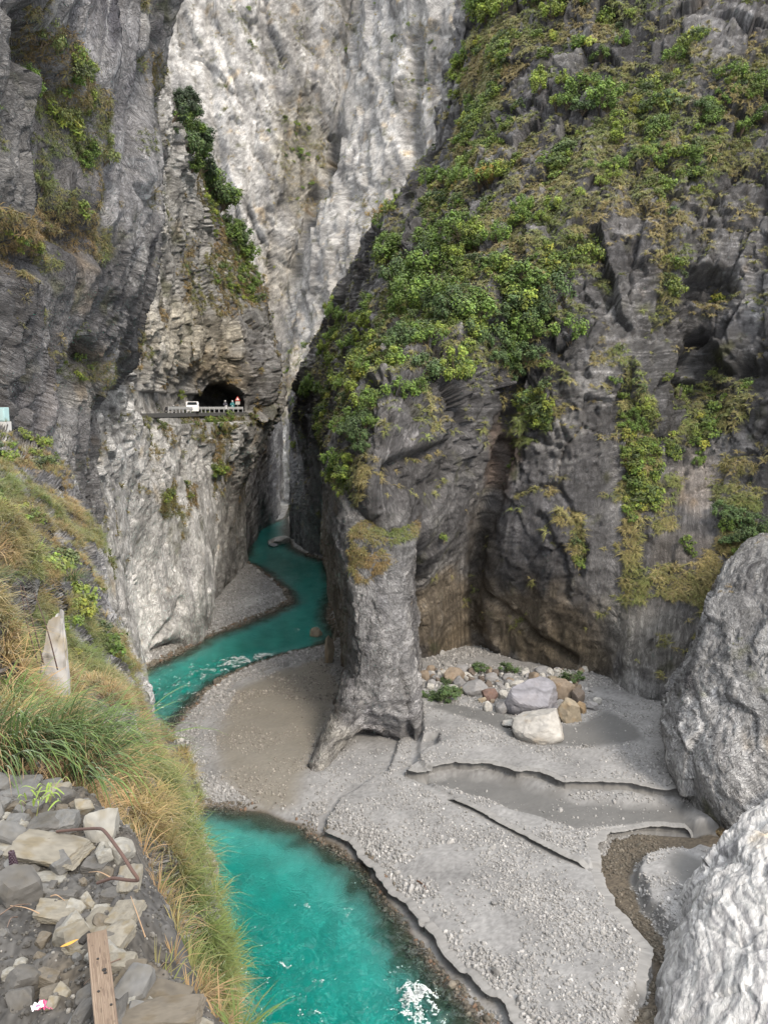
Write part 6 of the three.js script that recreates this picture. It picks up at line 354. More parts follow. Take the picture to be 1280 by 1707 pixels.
// ---------------------------------------------------------------- gravel
{
  const r = rng(77), spots = [], o = {};
  for (let i = 0; i < 420000 && spots.length < 110000; i++) {
    const D = 1 / mix(1 / 34, 1 / 170, Math.pow(r(), .72)), x = mix(Math.max(-30, -.5 * D), Math.min(30, .5 * D), r()), z = -D, h = groundAt(x, z, o);
    if (o.river < -.7) continue;
    const den = sat((z < -95 ? .75 : .3) + 1.5 * fbm(x * .16, 6, z * .22, 3) + (o.river < 3 ? .35 : 0)), wet = z > -100 ? Math.min(sdPoly(POLYS.wet, x, z), sdPoly(POLYS.pond_sand, x, z), sdPoly(POLYS.wet_sand, x, z), sdPoly(POLYS.silt, x, z)) : 9;
    if (r() > den * (wet < 0 ? .06 : 1)) continue; if (z > -100 && Math.min(Math.abs(o.terrace), Math.abs(o.lip), Math.abs(o.shelf)) < .3) continue;
    spots.push([x, h, z, o.river, o.stream, z > -100 ? sdPoly(POLYS.brown_bar, x, z) : 9]);
  }
  const g = new THREE.IcosahedronGeometry(1, 1); { const p = g.attributes.position; for (let i = 0; i < p.count; i++) { const x = p.getX(i), y = p.getY(i), z = p.getZ(i), m = 1 + .35 * n3(x * 1.3 + 4, y * 1.3, z * 1.3); p.setXYZ(i, x * m, y * m, z * m); } g.computeVertexNormals(); }
  const im = new THREE.InstancedMesh(g, new THREE.MeshStandardMaterial({ roughness: .85 }), spots.length), mt = new THREE.Matrix4(), q = new THREE.Quaternion(), e = new THREE.Euler(), c = new THREE.Color();
  spots.forEach(([x, y, z, rv, stm, br], i) => {
    let s = .028 + .075 * Math.pow(r(), 4); if (rv < 2.5) s *= 1.35; if (r() < .008) s *= 2.3; if (z < -80) s *= 1.7; if (br < 0) s *= .9;
    e.set(r() * 6, r() * 6, r() * 6); q.setFromEuler(e); mt.compose(new THREE.Vector3(x, y + s * .2, z), q, new THREE.Vector3(s * (1 + .6 * r()), s * (.55 + .3 * r()), s)); im.setMatrixAt(i, mt);
    let v = .2 + .22 * r() * r() + (r() < .05 ? .12 : 0), a = 1, b = .97;
    if (rv < .7) { v *= .45; b = .72; if (r() < .15) { a = 1.2; b = .55; v = .12; } } else if (stm < -.2) { v *= .38; b = .7; } else if (br < 0) { v *= .82; b = .82; }
    c.setRGB(v * a, v * (a > 1 ? .8 : mix(b, 1, .6)), v * b); im.setColorAt(i, c);
  });
  im.name = 'gravel'; im.castShadow = im.receiveShadow = true; scene.add(im); tag(im, 'grey river gravel and cobbles strewn over the bars', 'gravel', null, 'stuff');
}
// ---------------------------------------------------------------- shrubs and trees
const leafMat = new THREE.MeshPhysicalMaterial({ vertexColors: true, roughness: .95, side: THREE.DoubleSide, transmission: .25, thickness: 0 });
const M0 = new THREE.MeshStandardMaterial({ color: new THREE.Color().setRGB(.14, .07, .04), roughness: .9 });
const barkMat = new THREE.MeshStandardMaterial({ color: new THREE.Color().setRGB(.11, .085, .06), roughness: .95 });
function stick(pts, r0, r1, n = 5) { // tapered limb through points
  const cv = new THREE.CatmullRomCurve3(pts.map((p) => new THREE.Vector3(...p))), g = new THREE.TubeGeometry(cv, pts.length * 3, 1, n), p = g.attributes.position, seg = pts.length * 3;
  for (let i = 0; i <= seg; i++) { const c = cv.getPointAt(i / seg), k = mix(r0, r1, i / seg); for (let j = 0; j <= n; j++) { const a = i * (n + 1) + j; p.setXYZ(a, c.x + (p.getX(a) - c.x) * k, c.y + (p.getY(a) - c.y) * k, c.z + (p.getZ(a) - c.z) * k); } }
  g.computeVertexNormals(); return g;
}
const KINDS = {
  0: { rgb: [.12, .195, .034], leaf: .1, n: 1700, name: 'mid-green leafy', dl: .55 },
  1: { rgb: [.21, .275, .045], leaf: .1, n: 1500, name: 'bright yellow-green', dl: .5 },
  2: { rgb: [.075, .125, .04], leaf: .095, n: 2000, name: 'dark green bushy', dl: .6 },
  3: { rgb: [.04, .07, .03], leaf: .08, n: 1500, name: 'dark layered', dl: .6, flat: .5 },
  4: { rgb: [.15, .18, .06], leaf: .15, n: 900, name: 'wispy olive-green', dl: .5, thin: .25, droop: 1 },
  5: { rgb: [.16, .15, .07], leaf: .06, n: 220, name: 'nearly bare twiggy', dl: .5 },
  6: { rgb: [.3, .21, .05], leaf: .08, n: 900, name: 'sparse orange-tinged', dl: .5 },
};
function shrubGeo(K, seed) { // unit crown: lobes of leaves on twigs that spring from the foot
  const r = rng(seed), pos = [], col = [], ix = [], limbs = [], lobes = [], L = 11 + Math.floor(r() * 5);
  for (let i = 0; i < L; i++) { const a = r() * 6.283, q = Math.sqrt(r()) * .85, y = .25 + r() * 1.05 * (1 - q * .4); lobes.push([Math.cos(a) * q, y, Math.sin(a) * q * .8 + .25, .16 + r() * r() * .34, .6 + r() * .85]); }
  for (const l of lobes) limbs.push(stick([[0, -.25, -.15], [l[0] * .35, l[1] * .4, l[2] * .4], [l[0] * .9, l[1] * .9, l[2] * .9]], .035, .008, 4));
  const up = new THREE.Vector3(), n = new THREE.Vector3(), t = new THREE.Vector3(), b = new THREE.Vector3();
  for (let i = 0; i < K.n; i++) {
    const l = lobes[Math.floor(r() * L)], a = r() * 6.283, z = r() * 2 - 1, q = Math.sqrt(1 - z * z), rad = l[3] * Math.pow(r(), .5) * (r() < .15 ? 1.7 : 1.1);
    const dx = q * Math.cos(a), dy = z * (K.flat ?? .85), dz = q * Math.sin(a), x = l[0] + dx * rad, y = l[1] + dy * rad, zz = l[2] + dz * rad;
    n.set(dx + (r() - .5) * 1.2, .8 + dy + (r() - .5), dz + (r() - .5) * 1.2).normalize();
    t.set(r() - .5, (r() - .5) - (K.droop ?? .2), r() - .5).addScaledVector(n, -t.dot(n)).normalize(); b.crossVectors(n, t);
    const s = K.leaf * (.7 + .6 * r()), w = s * (K.thin ?? .5), k = pos.length / 3, v = l[4] * (1 - K.dl / 2 + K.dl * r()), hue = (r() - .5) * .25;
    pos.push(x, y, zz, x + t.x * s * .5 + b.x * w, y + t.y * s * .5 + b.y * w, zz + t.z * s * .5 + b.z * w, x + t.x * s + n.x * -s * .15, y + t.y * s - n.y * s * .15, zz + t.z * s - n.z * s * .15, x + t.x * s * .5 - b.x * w, y + t.y * s * .5 - b.y * w, zz + t.z * s * .5 - b.z * w);
    ix.push(k, k + 1, k + 2, k, k + 2, k + 3);
    for (let j = 0; j < 4; j++) col.push(K.rgb[0] * v * (1 + hue), K.rgb[1] * v, K.rgb[2] * v * (1 - hue));
  }
  const g = new THREE.BufferGeometry(); g.setAttribute('position', new THREE.Float32BufferAttribute(pos, 3)); g.setAttribute('color', new THREE.Float32BufferAttribute(col, 3)); g.setIndex(ix); g.computeVertexNormals();
  return [g, mergeGeometries(limbs)];
}
const SHRUBS = {}; for (const k in KINDS) SHRUBS[k] = [0, 1, 2].map((i) => shrubGeo(KINDS[k], 300 + k * 10 + i));
function nearest(name, x, y, z) { const { pos, nrm } = CLIFFS[name]; let bd = 1e9, bi = 0; for (let i = 0; i < pos.length; i += 3) { const dx = pos[i] - x, dy = pos[i + 1] - y, dz = (pos[i + 2] - z) * .6, d = dx * dx + dy * dy + dz * dz; if (d < bd) { bd = d; bi = i; } } return [pos[bi], pos[bi + 1], pos[bi + 2], nrm[bi], nrm[bi + 1], nrm[bi + 2]]; }
const PLACES = ['in the dense thicket covering the middle of the right cliff', 'low on the left shoulder of the right cliff', 'near the top of the thicket on the right cliff', 'at the top edge of the right cliff', 'along the pale-backed ridge line of the right cliff', 'on the ridge above the thicket', 'on the upper ledges right of the ridge', 'on the upper right slope', 'in the grassy gully down the right cliff', 'above the rounded rock bulge at the right', 'on the crest above the road tunnel', 'clinging to the dark overhanging left cliff'];
const WALL = (p) => p === 10 ? 'cliff_left_tunnel' : p === 11 ? 'cliff_left_overhang' : 'cliff_right';
function plant(x, y, z, rad, kind, where, turn, i, sy = 1, cat) {
  const K = KINDS[kind], [g, w] = SHRUBS[kind][i % 3], big = rad > 2.3, t = thing(big ? 'tree' : 'shrub', `${K.name} ${big ? 'tree' : 'shrub'} ${where}`, big ? 'tree' : 'shrub', x, y, z, turn, `${K.name} ${big ? 'trees' : 'shrubs'} ${where}`);
  t.scale.set(rad, rad * sy, rad); add('crown', g, leafMat, t); add('trunk', w, barkMat, t); return t;
}
TREES.forEach(([x, y, z, rad, kind, p], i) => { const s = nearest(WALL(p), x, y, z), q = rng(900 + i); plant(s[0], s[1] - rad * .1, s[2], rad, kind, PLACES[p], Math.atan2(s[3], s[5]) + (q() - .5) * .9, i, .85 + .5 * q()); });
BUSHES.forEach(([x, z, rad, label], i) => { const t = plant(x, groundAt(x, z, go) - .1, z, rad, 2, 'x', i * 1.7, i, .8); t.userData.label = label; t.userData.group = 'bushes among the boulders below the grotto'; });
{ const [x, , z] = FORE.stick, y = groundAt(x, z, go); tag(add('driftwood_stick', stick([[x - .35, y + .05, z - .5], [x, y + .1, z], [x + .2, y + .06, z + .55]], .05, .025), M0), 'thin reddish driftwood stick lying on the open gravel', 'stick'); }
// ---------------------------------------------------------------- grass and ferns on the rock: too many to count
function tuftGeo(seed, blades, len, wid, droop, spread) {
  const r = rng(seed), pos = [], ix = [];
  for (let i = 0; i < blades; i++) {
    const a = r() * 6.283, l = len * (.6 + .6 * r()), s = spread * (.3 + r()), dx = Math.cos(a), dz = Math.sin(a), w = wid * (.6 + .6 * r()), k = pos.length / 3, x0 = dx * .06 * len, z0 = dz * .06 * len;
    for (let j = 0; j < 4; j++) { const t = j / 3, h = l * (t - droop * t * t * (.6 + .5 * s)), o = l * s * t * (.5 + .5 * t), ww = w * (1 - t * t * .95) / 2; pos.push(x0 + dx * o - dz * ww, h, z0 + dz * o + dx * ww, x0 + dx * o + dz * ww, h, z0 + dz * o - dx * ww); if (j) ix.push(k + j * 2 - 2, k + j * 2 - 1, k + j * 2 + 1, k + j * 2 - 2, k + j * 2 + 1, k + j * 2); }
  }
  const g = new THREE.BufferGeometry(); g.setAttribute('position', new THREE.Float32BufferAttribute(pos, 3)); g.setIndex(ix); g.computeVertexNormals(); return g;
}
const grassMat = new THREE.MeshPhysicalMaterial({ roughness: .95, side: THREE.DoubleSide, transmission: .2, thickness: 0 });
function grass(cl, label, want, size, opt = {}) {
  const { pos, nrm, U, V } = CLIFFS[cl], r = rng(opt.seed ?? 41), list = [], P = GRASS[cl] ?? [];
  for (let n = 0; n < want * 14 && list.length < want; n++) {
    const i = Math.floor(r() * U * V) * 3, x = pos[i], y = pos[i + 1], z = pos[i + 2], ny = nrm[i + 1]; if (y < (opt.low ?? 4)) continue;
    const nz = fbm(x / (opt.scale ?? 4), y / (opt.scale ?? 4), z / (opt.scale ?? 4) + 5, 4); let w = (opt.all ?? .12) + sat(ny + .1) * (opt.flat ?? .35);
    for (const e of P) { if (Math.abs(x - e[0]) > e[3] * 1.3 || Math.abs(y - e[1]) > e[4] * 1.3) continue; w += e[6] * (1 - sm(.55, 1.15, ell(e, x, y, z))); }
    if (opt.mask) { const q = opt.mask(x, y, z); if (q < .35) continue; w *= q; }
    if (nz + (w - .5) * .9 < .04 + .25 * r()) continue;
    list.push([x, y, z, nrm[i], ny, nrm[i + 2]]);
  }
  const g = tuftGeo(opt.seed ?? 7, opt.blades ?? 16, 1, opt.wid ?? .055, opt.droop ?? .9, opt.spread ?? .8), im = new THREE.InstancedMesh(g, grassMat, list.length), m = new THREE.Matrix4(), q = new THREE.Quaternion(), up = new THREE.Vector3(), Y = new THREE.Vector3(0, 1, 0), q2 = new THREE.Quaternion(), c = new THREE.Color();
  list.forEach(([x, y, z, a, b, d], i) => {
    up.set(a * .9, b * .9 + .75, d * .9).normalize(); q.setFromUnitVectors(Y, up); q2.setFromAxisAngle(Y, r() * 6.283); q.multiply(q2);
    const s = size * (.45 + 1.2 * r() * r() * r() + .2 + .5 * sat(n3(x * .5, y * .5, z * .5))); m.compose(new THREE.Vector3(x - a * .05, y - b * .05, z - d * .05), q, new THREE.Vector3(s, s * (.7 + .6 * r()), s)); im.setMatrixAt(i, m);
    const k = sat(.5 + 1.1 * fbm(x / (opt.hue ?? 6) + 30, y / (opt.hue ?? 6), z / (opt.hue ?? 6), 3) + (r() - .5) * .7 + (opt.dry ?? 0)), v = .65 + .7 * r();
    const A = opt.green ?? [.085, .12, .03], B = opt.straw ?? [.24, .17, .075]; c.setRGB(mix(A[0], B[0], k) * v, mix(A[1], B[1], k) * v, mix(A[2], B[2], k) * v); im.setColorAt(i, c);
  });
  im.name = numbered('wild_grass'); im.castShadow = im.receiveShadow = true; scene.add(im); tag(im, label, 'grass', null, 'stuff'); return list.length;
}
const NG = [grass('cliff_right', 'wild grass and ferns growing over the right cliff', 42000, .85, { seed: 3, flat: .6, all: .1, green: [.15, .19, .05], straw: [.28, .23, .1], wid: .075 }),
grass('cliff_left_tunnel', 'dry grass hanging from ledges around the road tunnel', 13000, .75, { seed: 4, low: 14, dry: .1, wid: .07, green: [.12, .15, .04] }),
grass('cliff_left_overhang', 'grass tufts hanging from the dark overhanging cliff', 9000, .55, { seed: 5, low: 26, dry: -.05, green: [.11, .15, .04] }),
grass('cliff_back', 'thin scrub clinging to the pale back wall', 9000, 1.1, { seed: 6, low: 20, all: .05, dry: .1, green: [.16, .2, .07], straw: [.32, .26, .15] }),
grass('cliff_right_pillar', 'grass growing on top of the rock fin', 2200, .65, { seed: 8, low: 9, all: -.15, flat: .3, wid: .07, green: [.12, .165, .04] }),
grass('cliff_right_buttress', 'sparse grass on the rounded rock bulge', 900, .45, { seed: 9, low: 6, all: -.2, flat: .1 }),
grass('cliff_near_slope', 'shaggy green and straw-coloured grass covering the near left slope', 38000, .36, { seed: 10, low: 17, all: .4, mask: (x, y, z) => z > -14 ? sm(23.3, 24.6, y + n3(x * 1.3, y, z * 1.3) * .8) : 1, blades: 22, wid: .022, droop: .7, spread: .7, hue: 2.5, scale: 1.6, dry: -.08, green: [.12, .165, .04], straw: [.32, .21, .1] })];
console.log('grass', NG.join(' '));

// low scrub between the countable shrubs: one carpet
function scrub(cl, label, want, size, seed, low, all) {
  const { pos, nrm, U, V } = CLIFFS[cl], r = rng(seed), P = GRASS[cl], lists = [[], [], []];
  for (let n = 0, k = 0; n < want * 25 && k < want; n++) {
    const i = Math.floor(r() * U * V) * 3, x = pos[i], y = pos[i + 1], z = pos[i + 2]; if (y < low) continue;
    let w = all + sat(nrm[i + 1]) * .4; for (const e of P) { if (Math.abs(x - e[0]) > e[3] * 1.3 || Math.abs(y - e[1]) > e[4] * 1.3) continue; w += e[6] * .8 * (1 - sm(.5, 1.1, ell(e, x, y, z))); }
    if (fbm(x / 5, y / 5, z / 5 + 25, 4) + (w - .6) * .9 < .1 + .2 * r()) continue;
    lists[r() < .6 ? 0 : r() < .35 ? 1 : 2].push([x, y, z, nrm[i], nrm[i + 1], nrm[i + 2]]); k++;
  }
  const m = new THREE.Matrix4(), q = new THREE.Quaternion(), up = new THREE.Vector3(), Y = new THREE.Vector3(0, 1, 0), q2 = new THREE.Quaternion(), c = new THREE.Color();
  [0, 1, 2].forEach((kind) => {
    const L = lists[kind]; if (!L.length) return; const K = { ...KINDS[kind], n: 300, leaf: .2 }, im = new THREE.InstancedMesh(shrubGeo(K, 70 + kind)[0], leafMat, L.length);
    L.forEach(([x, y, z, a, b, d], i) => { up.set(a * .7, b * .7 + .8, d * .7).normalize(); q.setFromUnitVectors(Y, up); q2.setFromAxisAngle(Y, r() * 6.283); q.multiply(q2); const s = size * (.5 + r() * r()); m.compose(new THREE.Vector3(x, y - s * .2, z), q, new THREE.Vector3(s, s * (.7 + .5 * r()), s)); im.setMatrixAt(i, m); const v = .7 + .6 * r(); c.setRGB(v * (1 + .3 * r()), v, v); im.setColorAt(i, c); });
    im.name = numbered('undergrowth'); im.castShadow = im.receiveShadow = true; scene.add(im); tag(im, label.replace('scrub', ['mid-green scrub', 'yellow-green scrub', 'dark green scrub'][kind]), 'undergrowth', null, 'stuff');
  });
}
scrub('cliff_right', 'low scrub matted over the right cliff', 2100, .95, 51, 14, .02);
scrub('cliff_left_tunnel', 'low scrub on ledges around the road tunnel', 500, .7, 52, 16, -.05);
scrub('cliff_left_overhang', 'low scrub on the dark overhanging cliff', 350, .55, 53, 28, -.1);
GRASS.cliff_near_slope = []; scrub('cliff_near_slope', 'low scrub among the grass of the near slope', 260, .3, 55, 20, .35);
scrub('cliff_back', 'low scrub dotted over the pale back wall', 500, 1.2, 54, 25, .02);
// ---------------------------------------------------------------- road shelf at the tunnel, rail, traffic
const M = (r, g, b, o = {}) => new THREE.MeshStandardMaterial({ color: new THREE.Color().setRGB(r, g, b), roughness: .6, ...o });
{
  const O = ROAD.outer, sh = new THREE.Shape(); sh.moveTo(O[0][0], -O[0][2]); O.slice(1).forEach((p) => sh.lineTo(p[0], -p[2])); sh.lineTo(-22.5, 146); sh.lineTo(-33, 146); sh.lineTo(-31, 122); sh.lineTo(-32, 100); sh.lineTo(-31, 95);
  const g = new THREE.ExtrudeGeometry(sh, { depth: .5, bevelEnabled: false }); g.rotateX(-Math.PI / 2); g.translate(0, 29.8, 0);
  tag(add('road', g, M(.07, .07, .07, { roughness: .9 })), 'narrow asphalt road running into the tunnel', null, null, 'structure');
  const rail = thing('guardrail', 'grey metal guardrail along the cliff road at the tunnel mouth', 'guardrail'), steel = M(.38, .39, .4, { roughness: .5 });
  const cv = new THREE.CatmullRomCurve3(O.slice(2).map((p) => new THREE.Vector3(p[0] - .25, 0, p[2] + .1))), N = 60, prof = [[-.03, .42], [.03, .48], [-.02, .55], [.03, .62], [-.02, .68], [.03, .76], [-.03, .8]];
  const pos = [], ix = []; for (let i = 0; i <= N; i++) { const p = cv.getPointAt(i / N), t = cv.getTangentAt(i / N); for (const s of [0, .03]) prof.forEach(([a, h]) => pos.push(p.x - t.z * (a + s), 30.3 + h, p.z + t.x * (a + s))); }
  const P = prof.length, W = P * 2; for (let i = 0; i < N; i++) for (let j = 0; j < W; j++) { const a = i * W + j, b = i * W + (j + 1) % W, c = a + W, d = b + W; if (j !== P - 1 && j !== W - 1) ix.push(a, b, d, a, d, c); }
  const bg = new THREE.BufferGeometry(); bg.setAttribute('position', new THREE.Float32BufferAttribute(pos, 3)); bg.setIndex(ix); bg.computeVertexNormals(); steel.side = THREE.DoubleSide; add('beam', bg, steel, rail);
  const pg = new RoundedBoxGeometry(.12, .85, .12, 1, .02); for (let i = 0; i <= 18; i++) { const p = cv.getPointAt(i / 18), m = add('post', pg, steel, rail); m.position.set(p.x, 30.68, p.z); }
}
{ // white car, nose towards the viewer
  const t = thing('parked_car', 'white car on the cliff road left of the tunnel mouth', 'car', ...ROAD.car, .25), sh = new THREE.Shape();
  [[-2.1, .3], [-2.15, .75], [-1.9, .92], [-1.2, 1.0], [-.65, 1.42], [.75, 1.46], [1.55, 1.0], [2.05, .9], [2.15, .6], [2.1, .3]].forEach(([x, y], i) => i ? sh.lineTo(x, y) : sh.moveTo(x, y));
  const g = new THREE.ExtrudeGeometry(sh, { depth: 1.5, bevelEnabled: true, bevelSize: .1, bevelThickness: .12, bevelSegments: 3 }); g.translate(0, 0, -.75); g.rotateY(Math.PI / 2);
  add('body', g, M(.8, .8, .8, { roughness: .25 }), t);
  const glass = M(.02, .025, .03, { roughness: .08 }), quad = (a) => { const q = new THREE.BufferGeometry(); q.setAttribute('position', new THREE.Float32BufferAttribute(a, 3)); q.setIndex([0, 1, 2, 0, 2, 3]); q.computeVertexNormals(); return q; };
  glass.side = THREE.DoubleSide; add('windscreen', quad([-.68, 1.04, 1.42, .68, 1.04, 1.42, .6, 1.4, .92, -.6, 1.4, .92].map((v, i) => i % 3 === 2 ? v + .22 : i % 3 === 1 ? v + .06 : v)), glass, t);
  for (const s of [-1, 1]) { add('side_window', quad([s * .885, 1.03, -1.0, s * .885, 1.03, 1.2, s * .885, 1.38, .7, s * .885, 1.38, -.5]), glass, t); add('headlight', new RoundedBoxGeometry(.34, .14, .1, 2, .04), M(.75, .76, .78, { roughness: .1 }), t).position.set(s * .6, .78, 2.16); }
  const wg = new THREE.CylinderGeometry(.31, .31, .2, 20); wg.rotateZ(Math.PI / 2); const rg = new THREE.CylinderGeometry(.19, .19, .21, 12); rg.rotateZ(Math.PI / 2);
  for (const x of [-.78, .78]) for (const z of [-1.3, 1.3]) { const w = add('wheel', wg, M(.02, .02, .02, { roughness: .9 }), t); w.position.set(x, .31, z); add('rim', rg, M(.5, .5, .52, { metalness: .6, roughness: .4 }), w); }
}
const riderGeo = (() => { // seated body as one surface
  const n = 36, mc = new MarchingCubes(n, new THREE.MeshStandardMaterial(), false, false, 30000); mc.isolation = 0;
  const B = [[[0, .78, -.1], [0, 1.3, .0], .17, .19], [[0, 1.3, 0], [0, 1.52, .04], .09, .1], [[0, 1.52, .04], [0, 1.6, .05], .13, .14]];
  for (const s of [-1, 1]) B.push([[s * .1, .8, -.08], [s * .2, .78, .38], .1, .075], [[s * .2, .78, .38], [s * .18, .36, .3], .07, .055], [[s * .18, .36, .3], [s * .18, .32, .46], .05, .045], [[s * .19, 1.34, 0], [s * .3, 1.08, .2], .07, .055], [[s * .3, 1.08, .2], [s * .26, 1.06, .5], .05, .04]);
  for (let k = 0; k < n; k++) for (let j = 0; j < n; j++) for (let i = 0; i < n; i++) {
    const x = (i / n * 2 - 1) * .9, y = (j / n * 2 - 1) * .9 + .9, z = (k / n * 2 - 1) * .9 + .1; let d = 0;
    for (const [a, b, r0, r1] of B) { const ex = b[0] - a[0], ey = b[1] - a[1], ez = b[2] - a[2], wx = x - a[0], wy = y - a[1], wz = z - a[2], t = sat((wx * ex + wy * ey + wz * ez) / (ex * ex + ey * ey + ez * ez)); d += Math.exp(-22 * (Math.hypot(wx - ex * t, wy - ey * t, wz - ez * t) - mix(r0, r1, t))); }
    mc.field[i + j * n + k * n * n] = Math.log(d + 1e-9) / 22;
  }
  mc.update(); const p = mc.positionArray.slice(0, mc.count * 3), q = mc.normalArray.slice(0, mc.count * 3), g = new THREE.BufferGeometry();
  for (let i = 0; i < p.length; i += 3) { p[i] *= .9; p[i + 1] = p[i + 1] * .9 + .9; p[i + 2] = p[i + 2] * .9 + .1; }
  g.setAttribute('position', new THREE.BufferAttribute(p, 3)); g.setAttribute('normal', new THREE.BufferAttribute(q, 3)); return g;
})();
ROAD.bikes.forEach(([x, y, z], i) => {
  const turn = [.5, .2, 1.2][i], where = ['in front of the dark tunnel mouth, nearer the car', 'in front of the dark tunnel mouth, nearer the road sign', 'left of the white car by the guardrail'][i];
  const t = thing('scooter', `dark scooter ${where}`, 'scooter', x, y, z, turn), dk = M(.03, .03, .035, { roughness: .4 }), pt = M(...[[.5, .5, .52], [.05, .3, .3], [.06, .06, .07]][i], { roughness: .3 });
  const tg = new THREE.TorusGeometry(.2, .06, 8, 18); tg.rotateY(Math.PI / 2); for (const q of [-.6, .62]) add('wheel', tg, dk, t).position.set(0, .26, q);
  add('body', new RoundedBoxGeometry(.3, .34, .85, 3, .1), pt, t).position.set(0, .52, -.3); add('seat', new RoundedBoxGeometry(.26, .1, .7, 3, .05), dk, t).position.set(0, .74, -.3);
  add('floorboard', new RoundedBoxGeometry(.28, .08, .5, 2, .03), dk, t).position.set(0, .3, .2); add('front_shield', new RoundedBoxGeometry(.38, .6, .08, 3, .04), pt, t).position.set(0, .68, .48);
  add('handlebar', stick([[-.34, 1.06, .4], [0, 1.0, .5], [.34, 1.06, .4]], .02, .02), dk, t); add('headlight', new THREE.SphereGeometry(.09, 12, 8), M(.7, .7, .7, { roughness: .1 }), t).position.set(0, .95, .54);
  if (i < 2) {
    const p = thing('person', `rider in ${['dark jacket', 'teal jacket'][i]} and white helmet sitting on the scooter ${['nearer the car', 'nearer the road sign'][i]}`, 'person', x, y, z, turn); add('body', riderGeo, M(...[[.06, .06, .08], [.05, .2, .22]][i], { roughness: .8 }), p);
    const h = add('helmet', new THREE.SphereGeometry(.165, 20, 14), M(.8, .8, .8, { roughness: .2 }), p); h.position.set(0, 1.6, .05); h.scale.set(1, 1.05, 1.12); add('visor', new THREE.SphereGeometry(.168, 16, 8, Math.PI * .25, Math.PI * .5, Math.PI * .38, Math.PI * .24), M(.02, .02, .02, { roughness: .1 }), h);
  }
});
{
  const t = thing('road_sign', 'small red and white warning sign inside the tunnel mouth', 'sign', ...ROAD.sign); add('post', new THREE.CylinderGeometry(.04, .04, 2.2, 10).translate(0, 1.1, 0), M(.4, .4, .4), t);
  const tri = new THREE.Shape(); tri.moveTo(-.45, 1.75); tri.lineTo(.45, 1.75); tri.lineTo(0, 2.5); add('warning_triangle', new THREE.ExtrudeGeometry(tri, { depth: .03, bevelEnabled: false }).translate(0, 0, .05), M(.5, .04, .03), t);
  const tri2 = new THREE.Shape(); tri2.moveTo(-.26, 1.87); tri2.lineTo(.26, 1.87); tri2.lineTo(0, 2.3); add('triangle_face', new THREE.ExtrudeGeometry(tri2, { depth: .01, bevelEnabled: false }).translate(0, 0, .082), M(.8, .8, .78), t); add('lower_plate', new RoundedBoxGeometry(.7, .5, .03, 1, .01).translate(0, 1.4, .06), M(.5, .48, .45), t);
  const b = thing('utility_cabinet', 'pale blue utility cabinet at the left frame edge by the road', 'cabinet', ...ROAD.box); add('housing', new RoundedBoxGeometry(.55, .62, .5, 2, .03).translate(0, .5, 0), M(.32, .47, .48), b); add('door', new RoundedBoxGeometry(.46, .5, .03, 1, .01).translate(0, .5, .255), M(.36, .5, .51), b); add('plinth', new RoundedBoxGeometry(.65, .8, .6, 1, .02).translate(0, -.22, 0), M(.45, .45, .44, { roughness: .9 }), b);
}
// ---------------------------------------------------------------- rubble ledge in the foreground
function ledgeAt(x, z) { const d = sdPoly(LEDGE, x, z) + n3(x * 4, 0, z * 4) * .07; return 29.13 - 2.6 * sm(-.05, .9, d) + .06 * fbm(x * 3, 1, z * 3, 3) + .05 * fbm(x * 11, 1, z * 11, 3) + .012 * Math.abs(n3(x * 60, 1, z * 60)); }
{
  const U = 260, V = 330, pos = new Float32Array(U * V * 3), col = new Float32Array(U * V * 3);
  for (let j = 0; j < V; j++) for (let i = 0; i < U; i++) {
    const z = -mix(1.2, 5.0, Math.pow(j / (V - 1), 1.15)), x = mix(-3.1 + (z + 5) * .25, .15 - (z + 1.2) * -.1, i / (U - 1)), k = (j * U + i) * 3; pos[k] = x; pos[k + 1] = ledgeAt(x, z); pos[k + 2] = z;
    const t = .055 + .035 * fbm(x * 5, 3, z * 5, 3) + .05 * n3(x * 45, 3, z * 45) + .04 * n3(x * 110, 3, z * 110), w = sm(-.1, .4, fbm(x * 2.2 + 4, 3, z * 2.2, 3)); col[k] = t * mix(1, 1.25, w); col[k + 1] = t * mix(.98, 1.08, w); col[k + 2] = t * mix(.95, .85, w);
  }
  const g = new THREE.BufferGeometry(); g.setAttribute('position', new THREE.BufferAttribute(pos, 3)); g.setAttribute('color', new THREE.BufferAttribute(col, 3)); g.setIndex(new THREE.BufferAttribute(gridIndex(U, V), 1)); g.computeVertexNormals();
  tag(add('ledge_ground', g, new THREE.MeshStandardMaterial({ vertexColors: true, roughness: .95 })), 'dark earth and grit of the rubble ledge in the foreground', null, null, 'structure');
}
